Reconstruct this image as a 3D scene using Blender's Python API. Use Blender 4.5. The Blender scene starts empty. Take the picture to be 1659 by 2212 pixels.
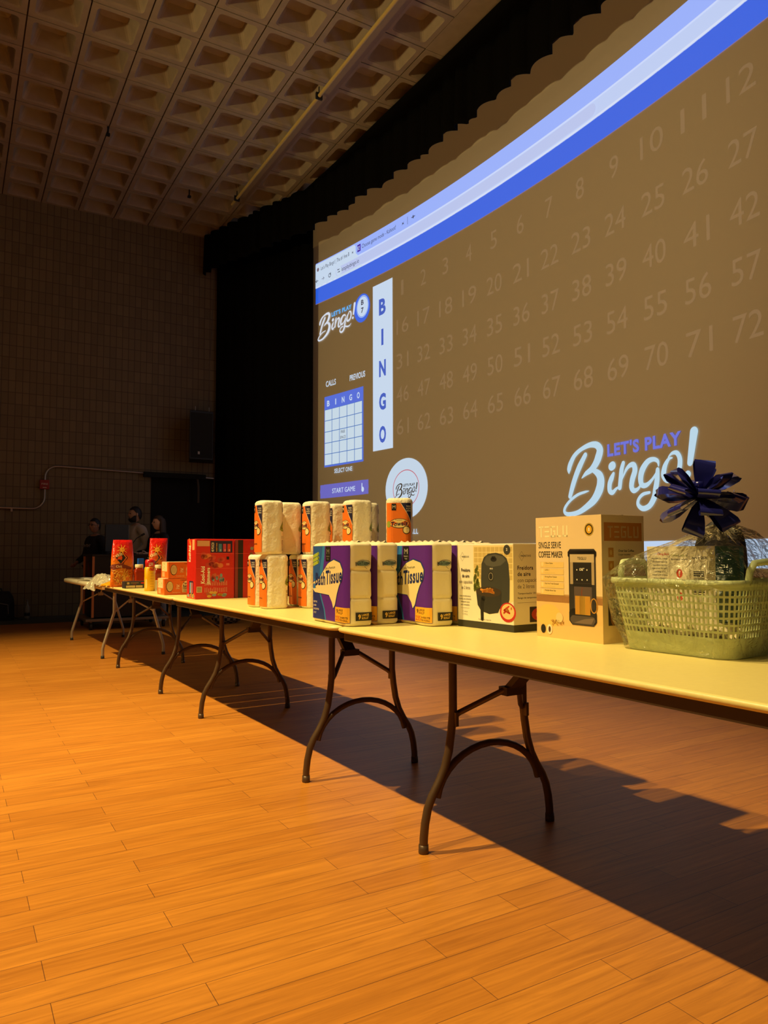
import bpy, bmesh, math, random
from mathutils import Vector, Matrix, noise
random.seed(7)
PI = math.pi
C = bpy.context.scene.collection
sc = bpy.context.scene
# ------------------------------------------------------------------ camera
H = 1.06
yaw, pitch, roll = math.radians(30.3642), math.radians(3.2038), math.radians(-0.1358)
fw = Vector((math.sin(yaw)*math.cos(pitch), math.cos(yaw)*math.cos(pitch), math.sin(pitch)))
rt = Vector((math.cos(yaw), -math.sin(yaw), 0)); up = rt.cross(fw)
r2 = rt*math.cos(roll) + up*math.sin(roll); u2 = -rt*math.sin(roll) + up*math.cos(roll)
cd = bpy.data.cameras.new('camera'); cam = bpy.data.objects.new('camera', cd); C.objects.link(cam)
M3 = Matrix((r2, u2, -fw)).transposed()
cam.matrix_world = Matrix.Translation((0, 0, H)) @ M3.to_4x4()
cd.sensor_fit = 'HORIZONTAL'; cd.sensor_width = 36; cd.lens = 36*1592.64/1659; cd.clip_end = 100; cd.clip_start = .05
sc.camera = cam
# ------------------------------------------------------------------ world, exposure, lamps
sc.view_settings.view_transform = 'Standard'; sc.view_settings.look = 'None'
sc.view_settings.gamma = 1; sc.view_settings.exposure = 0; sc.view_settings.use_curve_mapping = False
w = bpy.data.worlds.new('world'); sc.world = w; w.use_nodes = True
w.node_tree.nodes['Background'].inputs[0].default_value = (.50, .50, .56, 1)
w.node_tree.nodes['Background'].inputs[1].default_value = .03
TH = math.radians(-1.2059)
S = Vector((math.cos(TH), -math.sin(TH), 0)); T = Vector((math.sin(TH), math.cos(TH), 0)); ROT = -TH
def W(s, t, z=0): return S*s + T*t + Vector((0, 0, z))
TZ = .755
def lamp(name, kind, loc, target, power, col, **k):
    l = bpy.data.lights.new(name, kind); o = bpy.data.objects.new(name, l); C.objects.link(o)
    o.location = loc; l.energy = power; l.color = col
    o.rotation_euler = (Vector(target)-Vector(loc)).to_track_quat('-Z', 'Y').to_euler()
    for a, v in k.items(): setattr(l, a, v)
    return o
WARM = (1, .74, .30)
# two ceiling down-lights over the audience side, in front of the tables
for tl, tt, pw, sz in ((3.9, 2.9, 2050, 64), (1.7, 1.9, 1080, 62), (7.5, 7.2, 2050, 64), (5.9, 5.6, 1000, 58)):
    lamp('stage_spot_light', 'SPOT', W(-1.35, tl, 6.6), W(.75, tt, 0), pw, WARM, spot_size=math.radians(sz), spot_blend=1, shadow_soft_size=.06)
# unseen fill lamps added: a spot to brighten the screen, a weak area lamp
lamp('fill_light', 'SPOT', (-7.0, 5.0, 3.3), (5.9, 7.6, 4.3), 1800, (1, .76, .33), spot_size=math.radians(56), spot_blend=.8, shadow_soft_size=.25)
lamp('fill_light', 'AREA', (-3.2, 4.5, 6.9), (3.5, 8.0, 1.5), 22, (1, .70, .38), shape='DISK', size=1.2)
# ------------------------------------------------------------------ materials
MC = {}
def mat(name, col, rough=.6, metal=0, spec=.5, emit=None, bump=0, bscale=40, trans=0, var=0, coat=0):
    if name in MC: return MC[name]
    m = bpy.data.materials.new(name); m.use_nodes = True; nt = m.node_tree; b = nt.nodes['Principled BSDF']
    b.inputs['Base Color'].default_value = (*col, 1); b.inputs['Roughness'].default_value = rough
    b.inputs['Metallic'].default_value = metal; b.inputs['Specular IOR Level'].default_value = spec
    b.inputs['Transmission Weight'].default_value = trans; b.inputs['Coat Weight'].default_value = coat
    if emit: b.inputs['Emission Color'].default_value = (*emit[0], 1); b.inputs['Emission Strength'].default_value = emit[1]
    tc = nt.nodes.new('ShaderNodeTexCoord'); n = nt.nodes.new('ShaderNodeTexNoise'); n.inputs['Scale'].default_value = bscale
    nt.links.new(tc.outputs['Object'], n.inputs['Vector'])
    if bump:
        bp = nt.nodes.new('ShaderNodeBump'); bp.inputs['Strength'].default_value = bump; bp.inputs['Distance'].default_value = .01
        nt.links.new(n.outputs[0], bp.inputs['Height']); nt.links.new(bp.outputs[0], b.inputs['Normal'])
    if var:
        mx = nt.nodes.new('ShaderNodeMix'); mx.data_type = 'RGBA'; mx.inputs[6].default_value = (*col, 1)
        mx.inputs[7].default_value = (*[c*(1-var) for c in col], 1); nt.links.new(n.outputs[0], mx.inputs[0])
        nt.links.new(mx.outputs[2], b.inputs['Base Color'])
    MC[name] = m; return m
def srgb(r, g, b):
    f = lambda c: c/12.92 if c <= .04045 else ((c+.055)/1.055)**2.4
    return (f(r/255), f(g/255), f(b/255))
def ink(r, g, b): return mat('ink_%d_%d_%d' % (r, g, b), srgb(r, g, b), .55)
def glow(r, g, b, k=1.0):
    n = 'light_%d_%d_%d' % (r, g, b)
    if n in MC: return MC[n]
    c = srgb(r, g, b)
    if max(r, g, b) < 125: return mat(n, (.02, .02, .02), .9, spec=0, emit=(c, k))   # dark print stays dark
    return mat(n, (.12, .11, .10), .9, spec=0, emit=(tuple(max(0, x*k-y) for x, y in zip(c, (.04, .025, .01))), 1))
# ------------------------------------------------------------------ mesh helpers
class MB:
    def __init__(s): s.v = []; s.f = []; s.m = []; s.sm = []; s.mats = []
    def mi(s, m):
        if m not in s.mats: s.mats.append(m)
        return s.mats.index(m)
    def add(s, vs, fs, m, smooth=False):
        o = len(s.v); s.v += [tuple(v) for v in vs]; k = s.mi(m)
        for f in fs: s.f.append([i+o for i in f]); s.m.append(k); s.sm.append(smooth)
        return s
    def box(s, c, d, m, rz=0, R=None):
        x, y, z = d[0]/2, d[1]/2, d[2]/2
        vs = [Vector((i*x, j*y, k*z)) for i in (-1, 1) for j in (-1, 1) for k in (-1, 1)]
        if R is None: R = Matrix.Rotation(rz, 3, 'Z')
        vs = [R @ v + Vector(c) for v in vs]
        return s.add(vs, [(0, 1, 3, 2), (4, 6, 7, 5), (0, 4, 5, 1), (2, 3, 7, 6), (0, 2, 6, 4), (1, 5, 7, 3)], m)
    def tube(s, P, r, m, n=12, cap=True):
        P = [Vector(p) for p in P]; R = r if isinstance(r, (list, tuple)) else [r]*len(P)
        vs = []; fs = []; ref = None
        for i, p in enumerate(P):
            d = (P[min(i+1, len(P)-1)]-P[max(i-1, 0)]).normalized()
            if ref is None:
                ref = Vector((0, 0, 1)) if abs(d.z) < .9 else Vector((1, 0, 0))
            a = (ref - d*ref.dot(d)).normalized(); ref = a; b = d.cross(a)
            for k in range(n):
                q = 2*PI*k/n; vs.append(p + (a*math.cos(q)+b*math.sin(q))*R[i])
        for i in range(len(P)-1):
            for k in range(n):
                k2 = (k+1) % n; fs.append((i*n+k, i*n+k2, (i+1)*n+k2, (i+1)*n+k))
        s.add(vs, fs, m, True)
        if cap: s.add(vs[:n], [tuple(range(n-1, -1, -1))], m); s.add(vs[-n:], [tuple(range(n))], m)
        return s
    def lathe(s, prof, m, c=(0, 0, 0), n=24, smooth=True):
        c = Vector(c); vs = []; fs = []
        for r, z in prof:
            for k in range(n): q = 2*PI*k/n; vs.append(c+Vector((r*math.cos(q), r*math.sin(q), z)))
        for i in range(len(prof)-1):
            for k in range(n): k2 = (k+1) % n; fs.append((i*n+k, i*n+k2, (i+1)*n+k2, (i+1)*n+k))
        fs.append(tuple(range(n-1, -1, -1))); L = (len(prof)-1)*n; fs.append(tuple(range(L, L+n)))
        return s.add(vs, fs, m, smooth)
    def grid(s, rows, m, smooth=True, closed=False):
        n = len(rows[0]); vs = [p for r in rows for p in r]; fs = []
        for i in range(len(rows)-1):
            for k in range(n if closed else n-1):
                k2 = (k+1) % n; fs.append((i*n+k, i*n+k2, (i+1)*n+k2, (i+1)*n+k))
        return s.add(vs, fs, m, smooth)
    def prism(s, pts, z0, z1, m):
        n = len(pts); vs = [(x, y, z0) for x, y in pts]+[(x, y, z1) for x, y in pts]
        fs = [tuple(range(n-1, -1, -1)), tuple(range(n, 2*n))]+[(i, (i+1) % n, n+(i+1) % n, n+i) for i in range(n)]
        return s.add(vs, fs, m)
    def build(s, name, parent=None, loc=None, rz=0, bevel=0, subsurf=0, solid=0):
        me = bpy.data.meshes.new(name); me.from_pydata(s.v, [], s.f); me.polygons.foreach_set('material_index', s.m)
        me.polygons.foreach_set('use_smooth', s.sm)
        for m in s.mats: me.materials.append(m)
        me.update(); o = bpy.data.objects.new(name, me); C.objects.link(o)
        if parent: o.parent = parent
        if loc is not None: o.location = loc
        o.rotation_euler.z = rz
        if solid: md = o.modifiers.new('Solidify', 'SOLIDIFY'); md.thickness = solid; md.offset = 0
        if bevel: md = o.modifiers.new('Bevel', 'BEVEL'); md.width = bevel; md.segments = 2; md.limit_method = 'ANGLE'
        if subsurf: md = o.modifiers.new('Subdivision', 'SUBSURF'); md.levels = md.render_levels = subsurf
        return o
def tag(o, label, cat, group=None):
    o['label'] = label; o['category'] = cat
    if group: o['group'] = group
    return o
def thing(name, label, cat, loc, rz=0, group=None):
    o = bpy.data.objects.new(name, None); C.objects.link(o); o.location = loc; o.rotation_euler.z = rz; o.empty_display_size = .05
    return tag(o, label, cat, group)
def struct(o): o['kind'] = 'structure'; return o
def dup(root, loc, rz, label, keep_rot=False):
    r = root.copy(); C.objects.link(r); r.location = loc; r.rotation_euler.z = rz; r['label'] = label
    for ch in [c for c in root.children]:
        c = ch.copy(); C.objects.link(c); c.parent = r
        for g in [q for q in ch.children]:
            d = g.copy(); C.objects.link(d); d.parent = c
    return r
# text to flat triangles
TXT = {}
def text_geo(st, bold):
    k = (st, bold)
    if k in TXT: return TXT[k]
    cu = bpy.data.curves.new('t', 'FONT'); cu.body = st; cu.size = 1; cu.resolution_u = 3; cu.offset = .018*bold; cu.space_character = 1+.05*bold
    o = bpy.data.objects.new('t', cu); C.objects.link(o); bpy.context.view_layer.update()
    me = bpy.data.meshes.new_from_object(o.evaluated_get(bpy.context.evaluated_depsgraph_get()))
    vs = [(v.co.x, v.co.y) for v in me.vertices]; fs = [tuple(p.vertices) for p in me.polygons]
    bpy.data.objects.remove(o); bpy.data.curves.remove(cu); bpy.data.meshes.remove(me)
    x0 = min(v[0] for v in vs); x1 = max(v[0] for v in vs)
    vs = [(x-x0, y/.73) for x, y in vs]
    TXT[k] = (vs, fs, x1-x0); return TXT[k]
class Print:
    """flat printing laid on a face through a mapping (u, v, offset) -> point"""
    def __init__(s, fn, step=.00012): s.fn = fn; s.mb = MB(); s.k = 1; s.step = step
    def off(s): return s.k*s.step
    def up(s): s.k += 1; return s
    def rect(s, u0, v0, u1, v1, m, nu=1, nv=1):
        rows = [[s.fn(u0+(u1-u0)*i/nu, v0+(v1-v0)*j/nv, s.off()) for i in range(nu+1)] for j in range(nv+1)]
        s.mb.grid(rows, m, False); return s
    def poly(s, pts, m):
        s.mb.add([s.fn(u, v, s.off()) for u, v in pts], [tuple(range(len(pts)))], m); return s
    def ell(s, u, v, a, b, m, n=28, rings=1):
        vs = [s.fn(u, v, s.off())]; fs = []
        for r in range(1, rings+1):
            for k in range(n): q = 2*PI*k/n; vs.append(s.fn(u+a*r/rings*math.cos(q), v+b*r/rings*math.sin(q), s.off()))
        for k in range(n): fs.append((0, 1+k, 1+(k+1) % n))
        for r in range(rings-1):
            o = 1+r*n
            for k in range(n): fs.append((o+k, o+n+k, o+n+(k+1) % n, o+(k+1) % n))
        s.mb.add(vs, fs, m); return s
    def ring(s, u, v, a, b, w, m, n=40):
        i = [s.fn(u+a*math.cos(2*PI*k/n), v+b*math.sin(2*PI*k/n), s.off()) for k in range(n)]
        o = [s.fn(u+(a+w)*math.cos(2*PI*k/n), v+(b+w)*math.sin(2*PI*k/n), s.off()) for k in range(n)]
        s.mb.grid([i, o], m, False, True); return s
    def stroke(s, pts, ws, m, sub=5):
        n = len(pts); P = []
        def cr(a, b, c, d, t): return .5*((2*b)+(-a+c)*t+(2*a-5*b+4*c-d)*t*t+(-a+3*b-3*c+d)*t**3)
        for i in range(n-1):
            a, b, c, d = pts[max(i-1, 0)], pts[i], pts[i+1], pts[min(i+2, n-1)]
            for k in range(sub):
                t = k/sub; P.append((cr(a[0], b[0], c[0], d[0], t), cr(a[1], b[1], c[1], d[1], t), ws[i]*(1-t)+ws[i+1]*t))
        P.append((*pts[-1], ws[-1]))
        L = []; R = []
        for i, (x, y, wd) in enumerate(P):
            x0, y0, _ = P[max(i-1, 0)]; x1, y1, _ = P[min(i+1, len(P)-1)]
            dx, dy = x1-x0, y1-y0; l = math.hypot(dx, dy) or 1; nx, ny = -dy/l*wd/2, dx/l*wd/2
            L.append(s.fn(x+nx, y+ny, s.off())); R.append(s.fn(x-nx, y-ny, s.off()))
        s.mb.grid([R, L], m, False)
        for (x, y, wd) in (P[0], P[-1]):
            if wd > .004: s.ell(x, y, wd/2, wd/2, m, 14)
        return s
    def text(s, st, u, v, h, m, w=None, bold=0, align='l', rot=0, slant=0):
        if bold > 0 and 'M' in st:      # heavy M closes up: thicken by repeating the thin letters
            ww = w or None; dd = .030*bold*h
            for q in (-1, 0, 1): s.text(st, u+q*dd, v, h, m, ww, 0, align, rot, slant)
            return s
        vs, fs, tw = text_geo(st, bold); sx = (w/tw) if w else h/.73*.0+h*1.37*.72
        W_ = tw*sx; du = 0 if align == 'l' else (-W_/2 if align == 'c' else -W_)
        c, n = math.cos(rot), math.sin(rot); out = []
        for x, y in vs:
            a = x*sx+du + slant*y*h; b = y*h
            out.append(s.fn(u+a*c-b*n, v+a*n+b*c, s.off()))
        s.mb.add(out, fs, m); return s
    def build(s, name, parent): return s.mb.build(name, parent)
def faceL(a, b, z0=0): return lambda u, v, o: Vector((-a-o, b-u, z0+v))      # face looking to -x, u runs from far to near
def faceF(a, b, z0=0): return lambda u, v, o: Vector((-a+u, -b-o, z0+v))     # face looking to -y, u runs left to right
class Peri:
    """rounded rectangle perimeter; u = 0 at the (-x,-y) corner, u < 0 on the -x face, u > 0 on the -y face"""
    def __init__(s, a, b, r, n=6):
        pts = []
        for cx, cy, q0 in ((-a+r, -b+r, PI*1.25), (a-r, -b+r, PI*1.5), (a-r, b-r, 0), (-a+r, b-r, PI/2), (-a+r, -b+r, PI)):
            q1 = q0+PI/2
            if q0 == PI*1.25: q1 = PI*1.5
            if q0 == PI: q1 = PI*1.25
            for k in range(n+1):
                q = q0+(q1-q0)*k/n; pts.append((cx+r*math.cos(q), cy+r*math.sin(q), math.cos(q), math.sin(q)))
        s.p = pts; s.d = [0]
        for i in range(1, len(pts)): s.d.append(s.d[-1]+math.hypot(pts[i][0]-pts[i-1][0], pts[i][1]-pts[i-1][1]))
        s.L = s.d[-1]
    def at(s, u):
        u %= s.L; lo, hi = 0, len(s.d)-1
        while hi-lo > 1:
            m = (lo+hi)//2
            if s.d[m] <= u: lo = m
            else: hi = m
        t = (u-s.d[lo])/max(1e-9, s.d[hi]-s.d[lo]); A, B = s.p[lo], s.p[hi]
        return tuple(A[i]*(1-t)+B[i]*t for i in range(4))
# ================================================================== SETTING
CELL = .605; CX0 = .584; CY0 = 9.01; CZ = 7.188; YW = 13.85
def new_mat(name):
    m = bpy.data.materials.new(name); m.use_nodes = True; MC[name] = m
    return m, m.node_tree, m.node_tree.nodes['Principled BSDF']
# floor: planks running across the room
m, nt, b = new_mat('wood_planks')
geo = nt.nodes.new('ShaderNodeNewGeometry'); mp = nt.nodes.new('ShaderNodeMapping'); mp.inputs['Location'].default_value = (.35, -1.8520+.0, 0)
nt.links.new(geo.outputs['Position'], mp.inputs[0])
br = nt.nodes.new('ShaderNodeTexBrick'); br.offset = .37; br.offset_frequency = 2
for k, v in {'Scale': 1, 'Mortar Size': .0011, 'Mortar Smooth': .2, 'Bias': 0, 'Brick Width': .92, 'Row Height': .1054}.items(): br.inputs[k].default_value = v
br.inputs['Color1'].default_value = (.58, .235, .032, 1); br.inputs['Color2'].default_value = (.50, .19, .024, 1); br.inputs['Mortar'].default_value = (.18, .07, .02, 1)
nt.links.new(mp.outputs[0], br.inputs['Vector'])
mp2 = nt.nodes.new('ShaderNodeMapping'); mp2.inputs['Scale'].default_value = (1.3, 22, 1); nt.links.new(geo.outputs['Position'], mp2.inputs[0])
no = nt.nodes.new('ShaderNodeTexNoise'); no.inputs['Scale'].default_value = 2.2; no.inputs['Detail'].default_value = 7; no.inputs['Roughness'].default_value = .65; no.inputs['Distortion'].default_value = .6
nt.links.new(mp2.outputs[0], no.inputs['Vector'])
cr = nt.nodes.new('ShaderNodeValToRGB'); cr.color_ramp.elements[0].position = .30; cr.color_ramp.elements[0].color = (.72, .66, .60, 1); cr.color_ramp.elements[1].position = .68; cr.color_ramp.elements[1].color = (1.10, 1.08, 1.03, 1)
nt.links.new(no.outputs[0], cr.inputs[0])
mx = nt.nodes.new('ShaderNodeMix'); mx.data_type = 'RGBA'; mx.blend_type = 'MULTIPLY'; mx.inputs[0].default_value = 1
nt.links.new(br.outputs['Color'], mx.inputs[6]); nt.links.new(cr.outputs[0], mx.inputs[7]); nt.links.new(mx.outputs[2], b.inputs['Base Color'])
b.inputs['Roughness'].default_value = .42; b.inputs['Specular IOR Level'].default_value = .35
bp = nt.nodes.new('ShaderNodeBump'); bp.inputs['Strength'].default_value = .35; bp.inputs['Distance'].default_value = .002
ad = nt.nodes.new('ShaderNodeMath'); ad.operation = 'MULTIPLY_ADD'; ad.inputs[1].default_value = .25
nt.links.new(no.outputs[0], ad.inputs[0])
iv = nt.nodes.new('ShaderNodeMath'); iv.operation = 'SUBTRACT'; iv.inputs[0].default_value = 1; nt.links.new(br.outputs['Fac'], iv.inputs[1]); nt.links.new(iv.outputs[0], ad.inputs[2])
nt.links.new(ad.outputs[0], bp.inputs['Height']); nt.links.new(bp.outputs[0], b.inputs['Normal'])
MWOOD = m
XR = 6.9
struct(MB().box((-.55, 4.75, -.05), (14.9, 15.5, .1), MWOOD).build('floor'))
mcarp = mat('grey_carpet', (.075, .082, .06), .95, bump=.5, bscale=300)
struct(MB().box((-.55, 13.35, -.055), (14.9, 1.7, .1), mcarp).build('floor'))
# block wall
m, nt, b = new_mat('wall_blocks')
geo = nt.nodes.new('ShaderNodeNewGeometry'); sp = nt.nodes.new('ShaderNodeSeparateXYZ'); cb = nt.nodes.new('ShaderNodeCombineXYZ')
nt.links.new(geo.outputs['Position'], sp.inputs[0]); nt.links.new(sp.outputs[0], cb.inputs[0]); nt.links.new(sp.outputs[2], cb.inputs[1])
br = nt.nodes.new('ShaderNodeTexBrick'); br.offset = 0
for k, v in {'Scale': 1, 'Mortar Size': .006, 'Mortar Smooth': .3, 'Bias': 0, 'Brick Width': .108, 'Row Height': .200}.items(): br.inputs[k].default_value = v
br.inputs['Color1'].default_value = (.20, .142, .062, 1); br.inputs['Color2'].default_value = (.165, .116, .05, 1); br.inputs['Mortar'].default_value = (.085, .056, .025, 1)
nt.links.new(cb.outputs[0], br.inputs['Vector']); nt.links.new(br.outputs[0], b.inputs['Base Color']); b.inputs['Roughness'].default_value = .6
bp = nt.nodes.new('ShaderNodeBump'); bp.inputs['Strength'].default_value = .6; bp.inputs['Distance'].default_value = .006; bp.invert = True
nt.links.new(br.outputs['Fac'], bp.inputs['Height']); nt.links.new(bp.outputs[0], b.inputs['Normal'])
MWALL = m
wb = MB()
DX0, DX1, DZ = 3.14, 4.34, 2.49
wb.box(((-8+DX0)/2, YW+.1, 3.8), (DX0+8, .2, 7.8), MWALL).box(((DX0+DX1)/2, YW+.1, (7.7+DZ)/2), (DX1-DX0, .2, 7.7-DZ), MWALL).box(((DX1+XR)/2, YW+.1, 3.8), (XR-DX1, .2, 7.8), MWALL)
struct(wb.build('wall_back'))
mdk = mat('stage_black', (.006, .005, .004), .9)
struct(MB().box((XR+.1, 5.9, 3.8), (.2, 16.2, 7.8), mdk).build('wall_right'))
db = MB(); db.box(((DX0+DX1)/2, YW+.12, DZ/2), (DX1-DX0, .05, DZ), mdk)
struct(db.build('door_1'))
# ceiling waffles
mcc = mat('ceiling_concrete', (.38, .295, .195), .85, bump=.35, bscale=9, var=.25)
mgap = mat('ceiling_joint', (.07, .045, .028), .9)
cb_ = MB(); gb = .008
def rr(cx, cy, h, r, z, n=3):
    o = []
    for sx, sy, q0 in ((1, -1, -PI/2), (1, 1, 0), (-1, 1, PI/2), (-1, -1, PI)):
        for k in range(n+1): q = q0+PI/2*k/n; o.append((cx+sx*(h-r)+r*math.cos(q), cy+sy*(h-r)+r*math.sin(q), z))
    return o
for ia in range(-9, 9):
    for ib in range(-11, 8):
        x0 = CX0+ia*CELL; y0 = CY0+ib*CELL; cx, cy = x0+CELL/2, y0+CELL/2; hh = CELL/2-gb
        if ib <= -4 and ia >= 7 or ib <= -3 and ia >= 8:
            cb_.box((cx, cy, CZ+.1), (CELL+.002, CELL+.002, .2), mcc); continue
        rings = [[(x, y, CZ+.03) for x, y, z in rr(cx, cy, hh, .004, 0)], rr(cx, cy, hh, .004, CZ), rr(cx, cy, CELL/2-.07, .05, CZ), rr(cx, cy, CELL/2-.082, .05, CZ+.02), rr(cx, cy, CELL/2-.145, .05, CZ+.20)]
        cb_.grid(rings, mcc, False, True); cb_.add(rings[-1], [tuple(range(len(rings[-1])-1, -1, -1))], mcc)
for i in range(-9, 10):
    cb_.box((CX0+i*CELL, CY0-1.5*CELL, CZ+.035), (.03, 19*CELL, .01), mgap)
for j in range(-11, 9):
    cb_.box((CX0-.0*CELL, CY0+j*CELL, CZ+.036), (18*CELL, .03, .01), mgap)
cb_.box(((CX0+9*CELL+XR+.1)/2+.0, 8.2, CZ+.1), (XR+.1-(CX0+9*CELL), 11.4, .2), mcc)
struct(cb_.build('ceiling'))
struct(MB().box((.9, 8.0, CZ+.45), (12.6, 12.4, .05), mcc).build('ceiling'))
# ceiling pipe and rail
mpipe = mat('pipe_paint', (.55, .40, .13), .5)
t = thing('ceiling_pipe', 'long thin painted pipe running under the waffle ceiling', 'pipe', (4.03, 8, CZ-.10))
MB().tube([(0, -7, 0), (0, 4.05, 0)], .024, mpipe).build('pipe', t)
for y in (-5, -2.2, .55, 3.8):
    MB().tube([(0, y, .0), (0, y, .13)], .008, mdk, 6).box((0, y, 0), (.09, .03, .085), mdk).build('hanger', t)
tag(MB().box((0, 0, 0), (.13, 11.0, .02), mat('rail_paint', (.27, .19, .10), .6)).build('ceiling_rail', loc=(4.17, 6.6, CZ-.014)), 'flat strip fixed to the ceiling beside the long pipe', 'rail')
# small sprinkler drops
for i, (x, y, lb) in enumerate(((1.78, 10.85, 'small dark fitting hanging from a joint in the middle of the ceiling'), (3.30, 12.1, 'small dark fitting hanging from the ceiling near the back wall'))):
    tag(MB().tube([(0, 0, 0), (0, 0, -.12)], .012, mdk, 8).box((0, 0, -.12), (.05, .05, .03), mdk).build('ceiling_fitting', loc=(x, y, CZ)), lb, 'fitting', 'small fittings on the ceiling')
# ------------------------------------------------------------------ curtains
mcur = mat('black_velvet', (.0045, .004, .0035), .95, spec=.03)
def curtain(path, z0, z1, amp, wave, seed, wav_z=0):
    rnd = random.Random(seed); P = [Vector((*p, 0)) for p in path]; out = []; d = 0; pts = []
    for i in range(len(P)-1):
        L = (P[i+1]-P[i]).length; n = max(1, int(L/.02)); dr = (P[i+1]-P[i])/L; nn = Vector((dr.y, -dr.x, 0))
        for k in range(n): pts.append((P[i]+dr*L*k/n, nn, d+L*k/n))
        d += L
    ph = 0; offs = []
    cur = 0; ws = []
    x = 0; bounds = [0]
    while bounds[-1] < d+1: bounds.append(bounds[-1]+wave*rnd.uniform(.6, 1.5))
    amps = [amp*rnd.uniform(.5, 1.3) for _ in bounds]; hz = [rnd.uniform(0, wav_z) for _ in bounds]
    m_ = MB(); nz = 8; rows = []
    for j in range(nz+1):
        row = []; zz = z0+(z1-z0)*j/nz
        for p, nn, dd in pts:
            i = 0
            lo = 0
            while bounds[lo+1] < dd: lo += 1
            f = (dd-bounds[lo])/(bounds[lo+1]-bounds[lo]); o = amps[lo]*math.sin(PI*f)**.7*(1-.25*j/nz)
            row.append((p.x+nn.x*o, p.y+nn.y*o, zz+(hz[lo]*(1-f)+hz[lo+1]*f)*(1-j/nz)))
        rows.append(row)
    m_.grid(rows, mcur, True); return m_
vp = [(4.10, 13.80), (4.25, 13.3), (4.55, 12.4), (5.02, 11.1), (5.20, 9.9), (5.36, 8.7), (5.43, 7.4), (5.45, 6), (5.43, 4.6), (5.22, 3), (4.85, 1)]
tag(curtain(vp, 6.40, 7.17, .11, .26, 3, .05).build('curtain_valance', solid=.012), 'black pleated valance hanging from the ceiling above the screen', 'curtain')
mkp = [(4.62, 12.1, 0), (5.02, 11.1, .15), (5.20, 9.9, .5), (5.36, 8.7, .9), (5.43, 7.4, 1), (5.45, 6, 1), (5.43, 4.6, 1), (5.22, 3, 1)]  # black strip stands in for the soft shade on the ceiling by the valance
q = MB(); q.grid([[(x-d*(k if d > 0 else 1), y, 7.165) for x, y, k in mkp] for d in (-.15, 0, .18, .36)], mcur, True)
tag(q.build('ceiling_shade_strip', solid=.006), 'black strip added along the ceiling above the valance in place of shade', 'cloth')
lp = [(4.33, 13.8), (4.75, 13.0), (5.15, 12.25), (5.40, 11.62)]
tag(curtain(lp, .02, 6.9, .07, .19, 5).build('stage_curtain', solid=.012), 'tall black stage curtain between the block wall and the screen', 'curtain')
# ------------------------------------------------------------------ projection screen
def XS(Y): return 5.97-.0195*(Y-6.9)**2
def scr(u, z, o=0): Y = 11.8-u; return Vector((XS(Y)-o, Y, z))
mscr = mat('screen_cloth', (.52, .44, .33), .8, spec=.2)
root = thing('projection_screen', 'huge curved projection screen showing a bingo game in a browser', 'screen', (0, 0, 0))
rows = [[scr(-.22+10.9*i/90, z, -.008) for i in range(91)] for z in (.62, 2.5, 5, 7.1)]
mb = MB().grid(rows, mscr); mb.build('cloth', root, solid=.01)
P = lambda: Print(scr, .004)
WH, LB, TB, BL, BT = glow(200, 216, 236), glow(157, 178, 250), glow(186, 200, 240), glow(70, 104, 222), glow(76, 98, 190)
DK = glow(64, 62, 78); FA = mat('faint_number_light', (.52, .44, .33), .8, spec=.2, emit=((.074, .047, .030), 1)); UR = 9.95
# picture black level: the projector's own faint light over the picture area
p = Print(scr, .003); p.rect(-.06, .86, UR+.1, 6.56, mat('picture_black_level', (.52, .44, .33), .8, spec=.2, emit=((.026, .015, .007), 1)), 70, 2).build('picture_black_level', root)
p = Print(scr, .003); p.rect(-.20, 6.56, UR+.5, 7.05, mat('upper_screen_glow', (.52, .44, .33), .8, spec=.2, emit=((.050, .028, .009), 1)), 70, 1).build('upper_screen_glow', root)  # faint glow put into the cloth above the picture to lighten it
p = P(); p.up(); p.rect(.02, 5.99, UR, 6.235, LB, 60).rect(.02, 5.78, UR, 5.99, glow(192, 206, 242), 60)
p.up().rect(1.245, 5.985, UR, 6.005, glow(205, 216, 250), 60).rect(.02, 5.785, UR, 5.81, glow(214, 222, 246), 60)
p.rect(.02, 5.785, .62, 6.215, WH, 4).poly([(.62, 5.785), (1.36, 5.785), (1.24, 6.005), (1.18, 6.06), (1.17, 6.19), (1.13, 6.215), (.62, 6.215)], WH)
p.up().stroke([(.69, 5.897), (1.6, 5.897), (3, 5.897), (6.2, 5.897)], [.15]*4, glow(188, 198, 236), 8).up().ell(.72, 5.897, .085, .075, WH)
p.up().rect(1.24, 6.05, 1.33, 6.17, glow(78, 40, 160))
p.up().text('K!', 1.255, 6.075, .07, WH, .055, 1)
p.text("Let's Play Bingo! | The #1 free B", .20, 6.065, .07, DK, .82).text('x', 1.09, 6.075, .045, DK, .05, 1).text('Choose game mode - Kahoot!', 1.37, 6.075, .07, DK, .90)
p.text('x', 2.42, 6.08, .05, DK, .06, 1).text('+', 2.66, 6.07, .07, DK, .09, 1).rect(2.56, 6.04, 2.567, 6.16, DK)
p.text('letsplaybingo.io', .80, 5.865, .075, DK, .49).ell(.115, 6.10, .03, .035, glow(120, 100, 110))
p.stroke([(.12, 5.90), (.05, 5.90)], [.012, .012], DK).stroke([(.08, 5.925), (.05, 5.90), (.08, 5.875)], [.012]*3, DK, 1)
p.stroke([(.23, 5.90), (.30, 5.90)], [.010, .010], glow(120, 122, 140)).stroke([(.27, 5.925), (.30, 5.90), (.27, 5.875)], [.010]*3, glow(120, 122, 140), 1)
p.ring(.46, 5.90, .027, .027, .011, DK, 16).stroke([(.49, 5.94), (.49, 5.91), (.46, 5.91)], [.01]*3, DK, 1)
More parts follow.
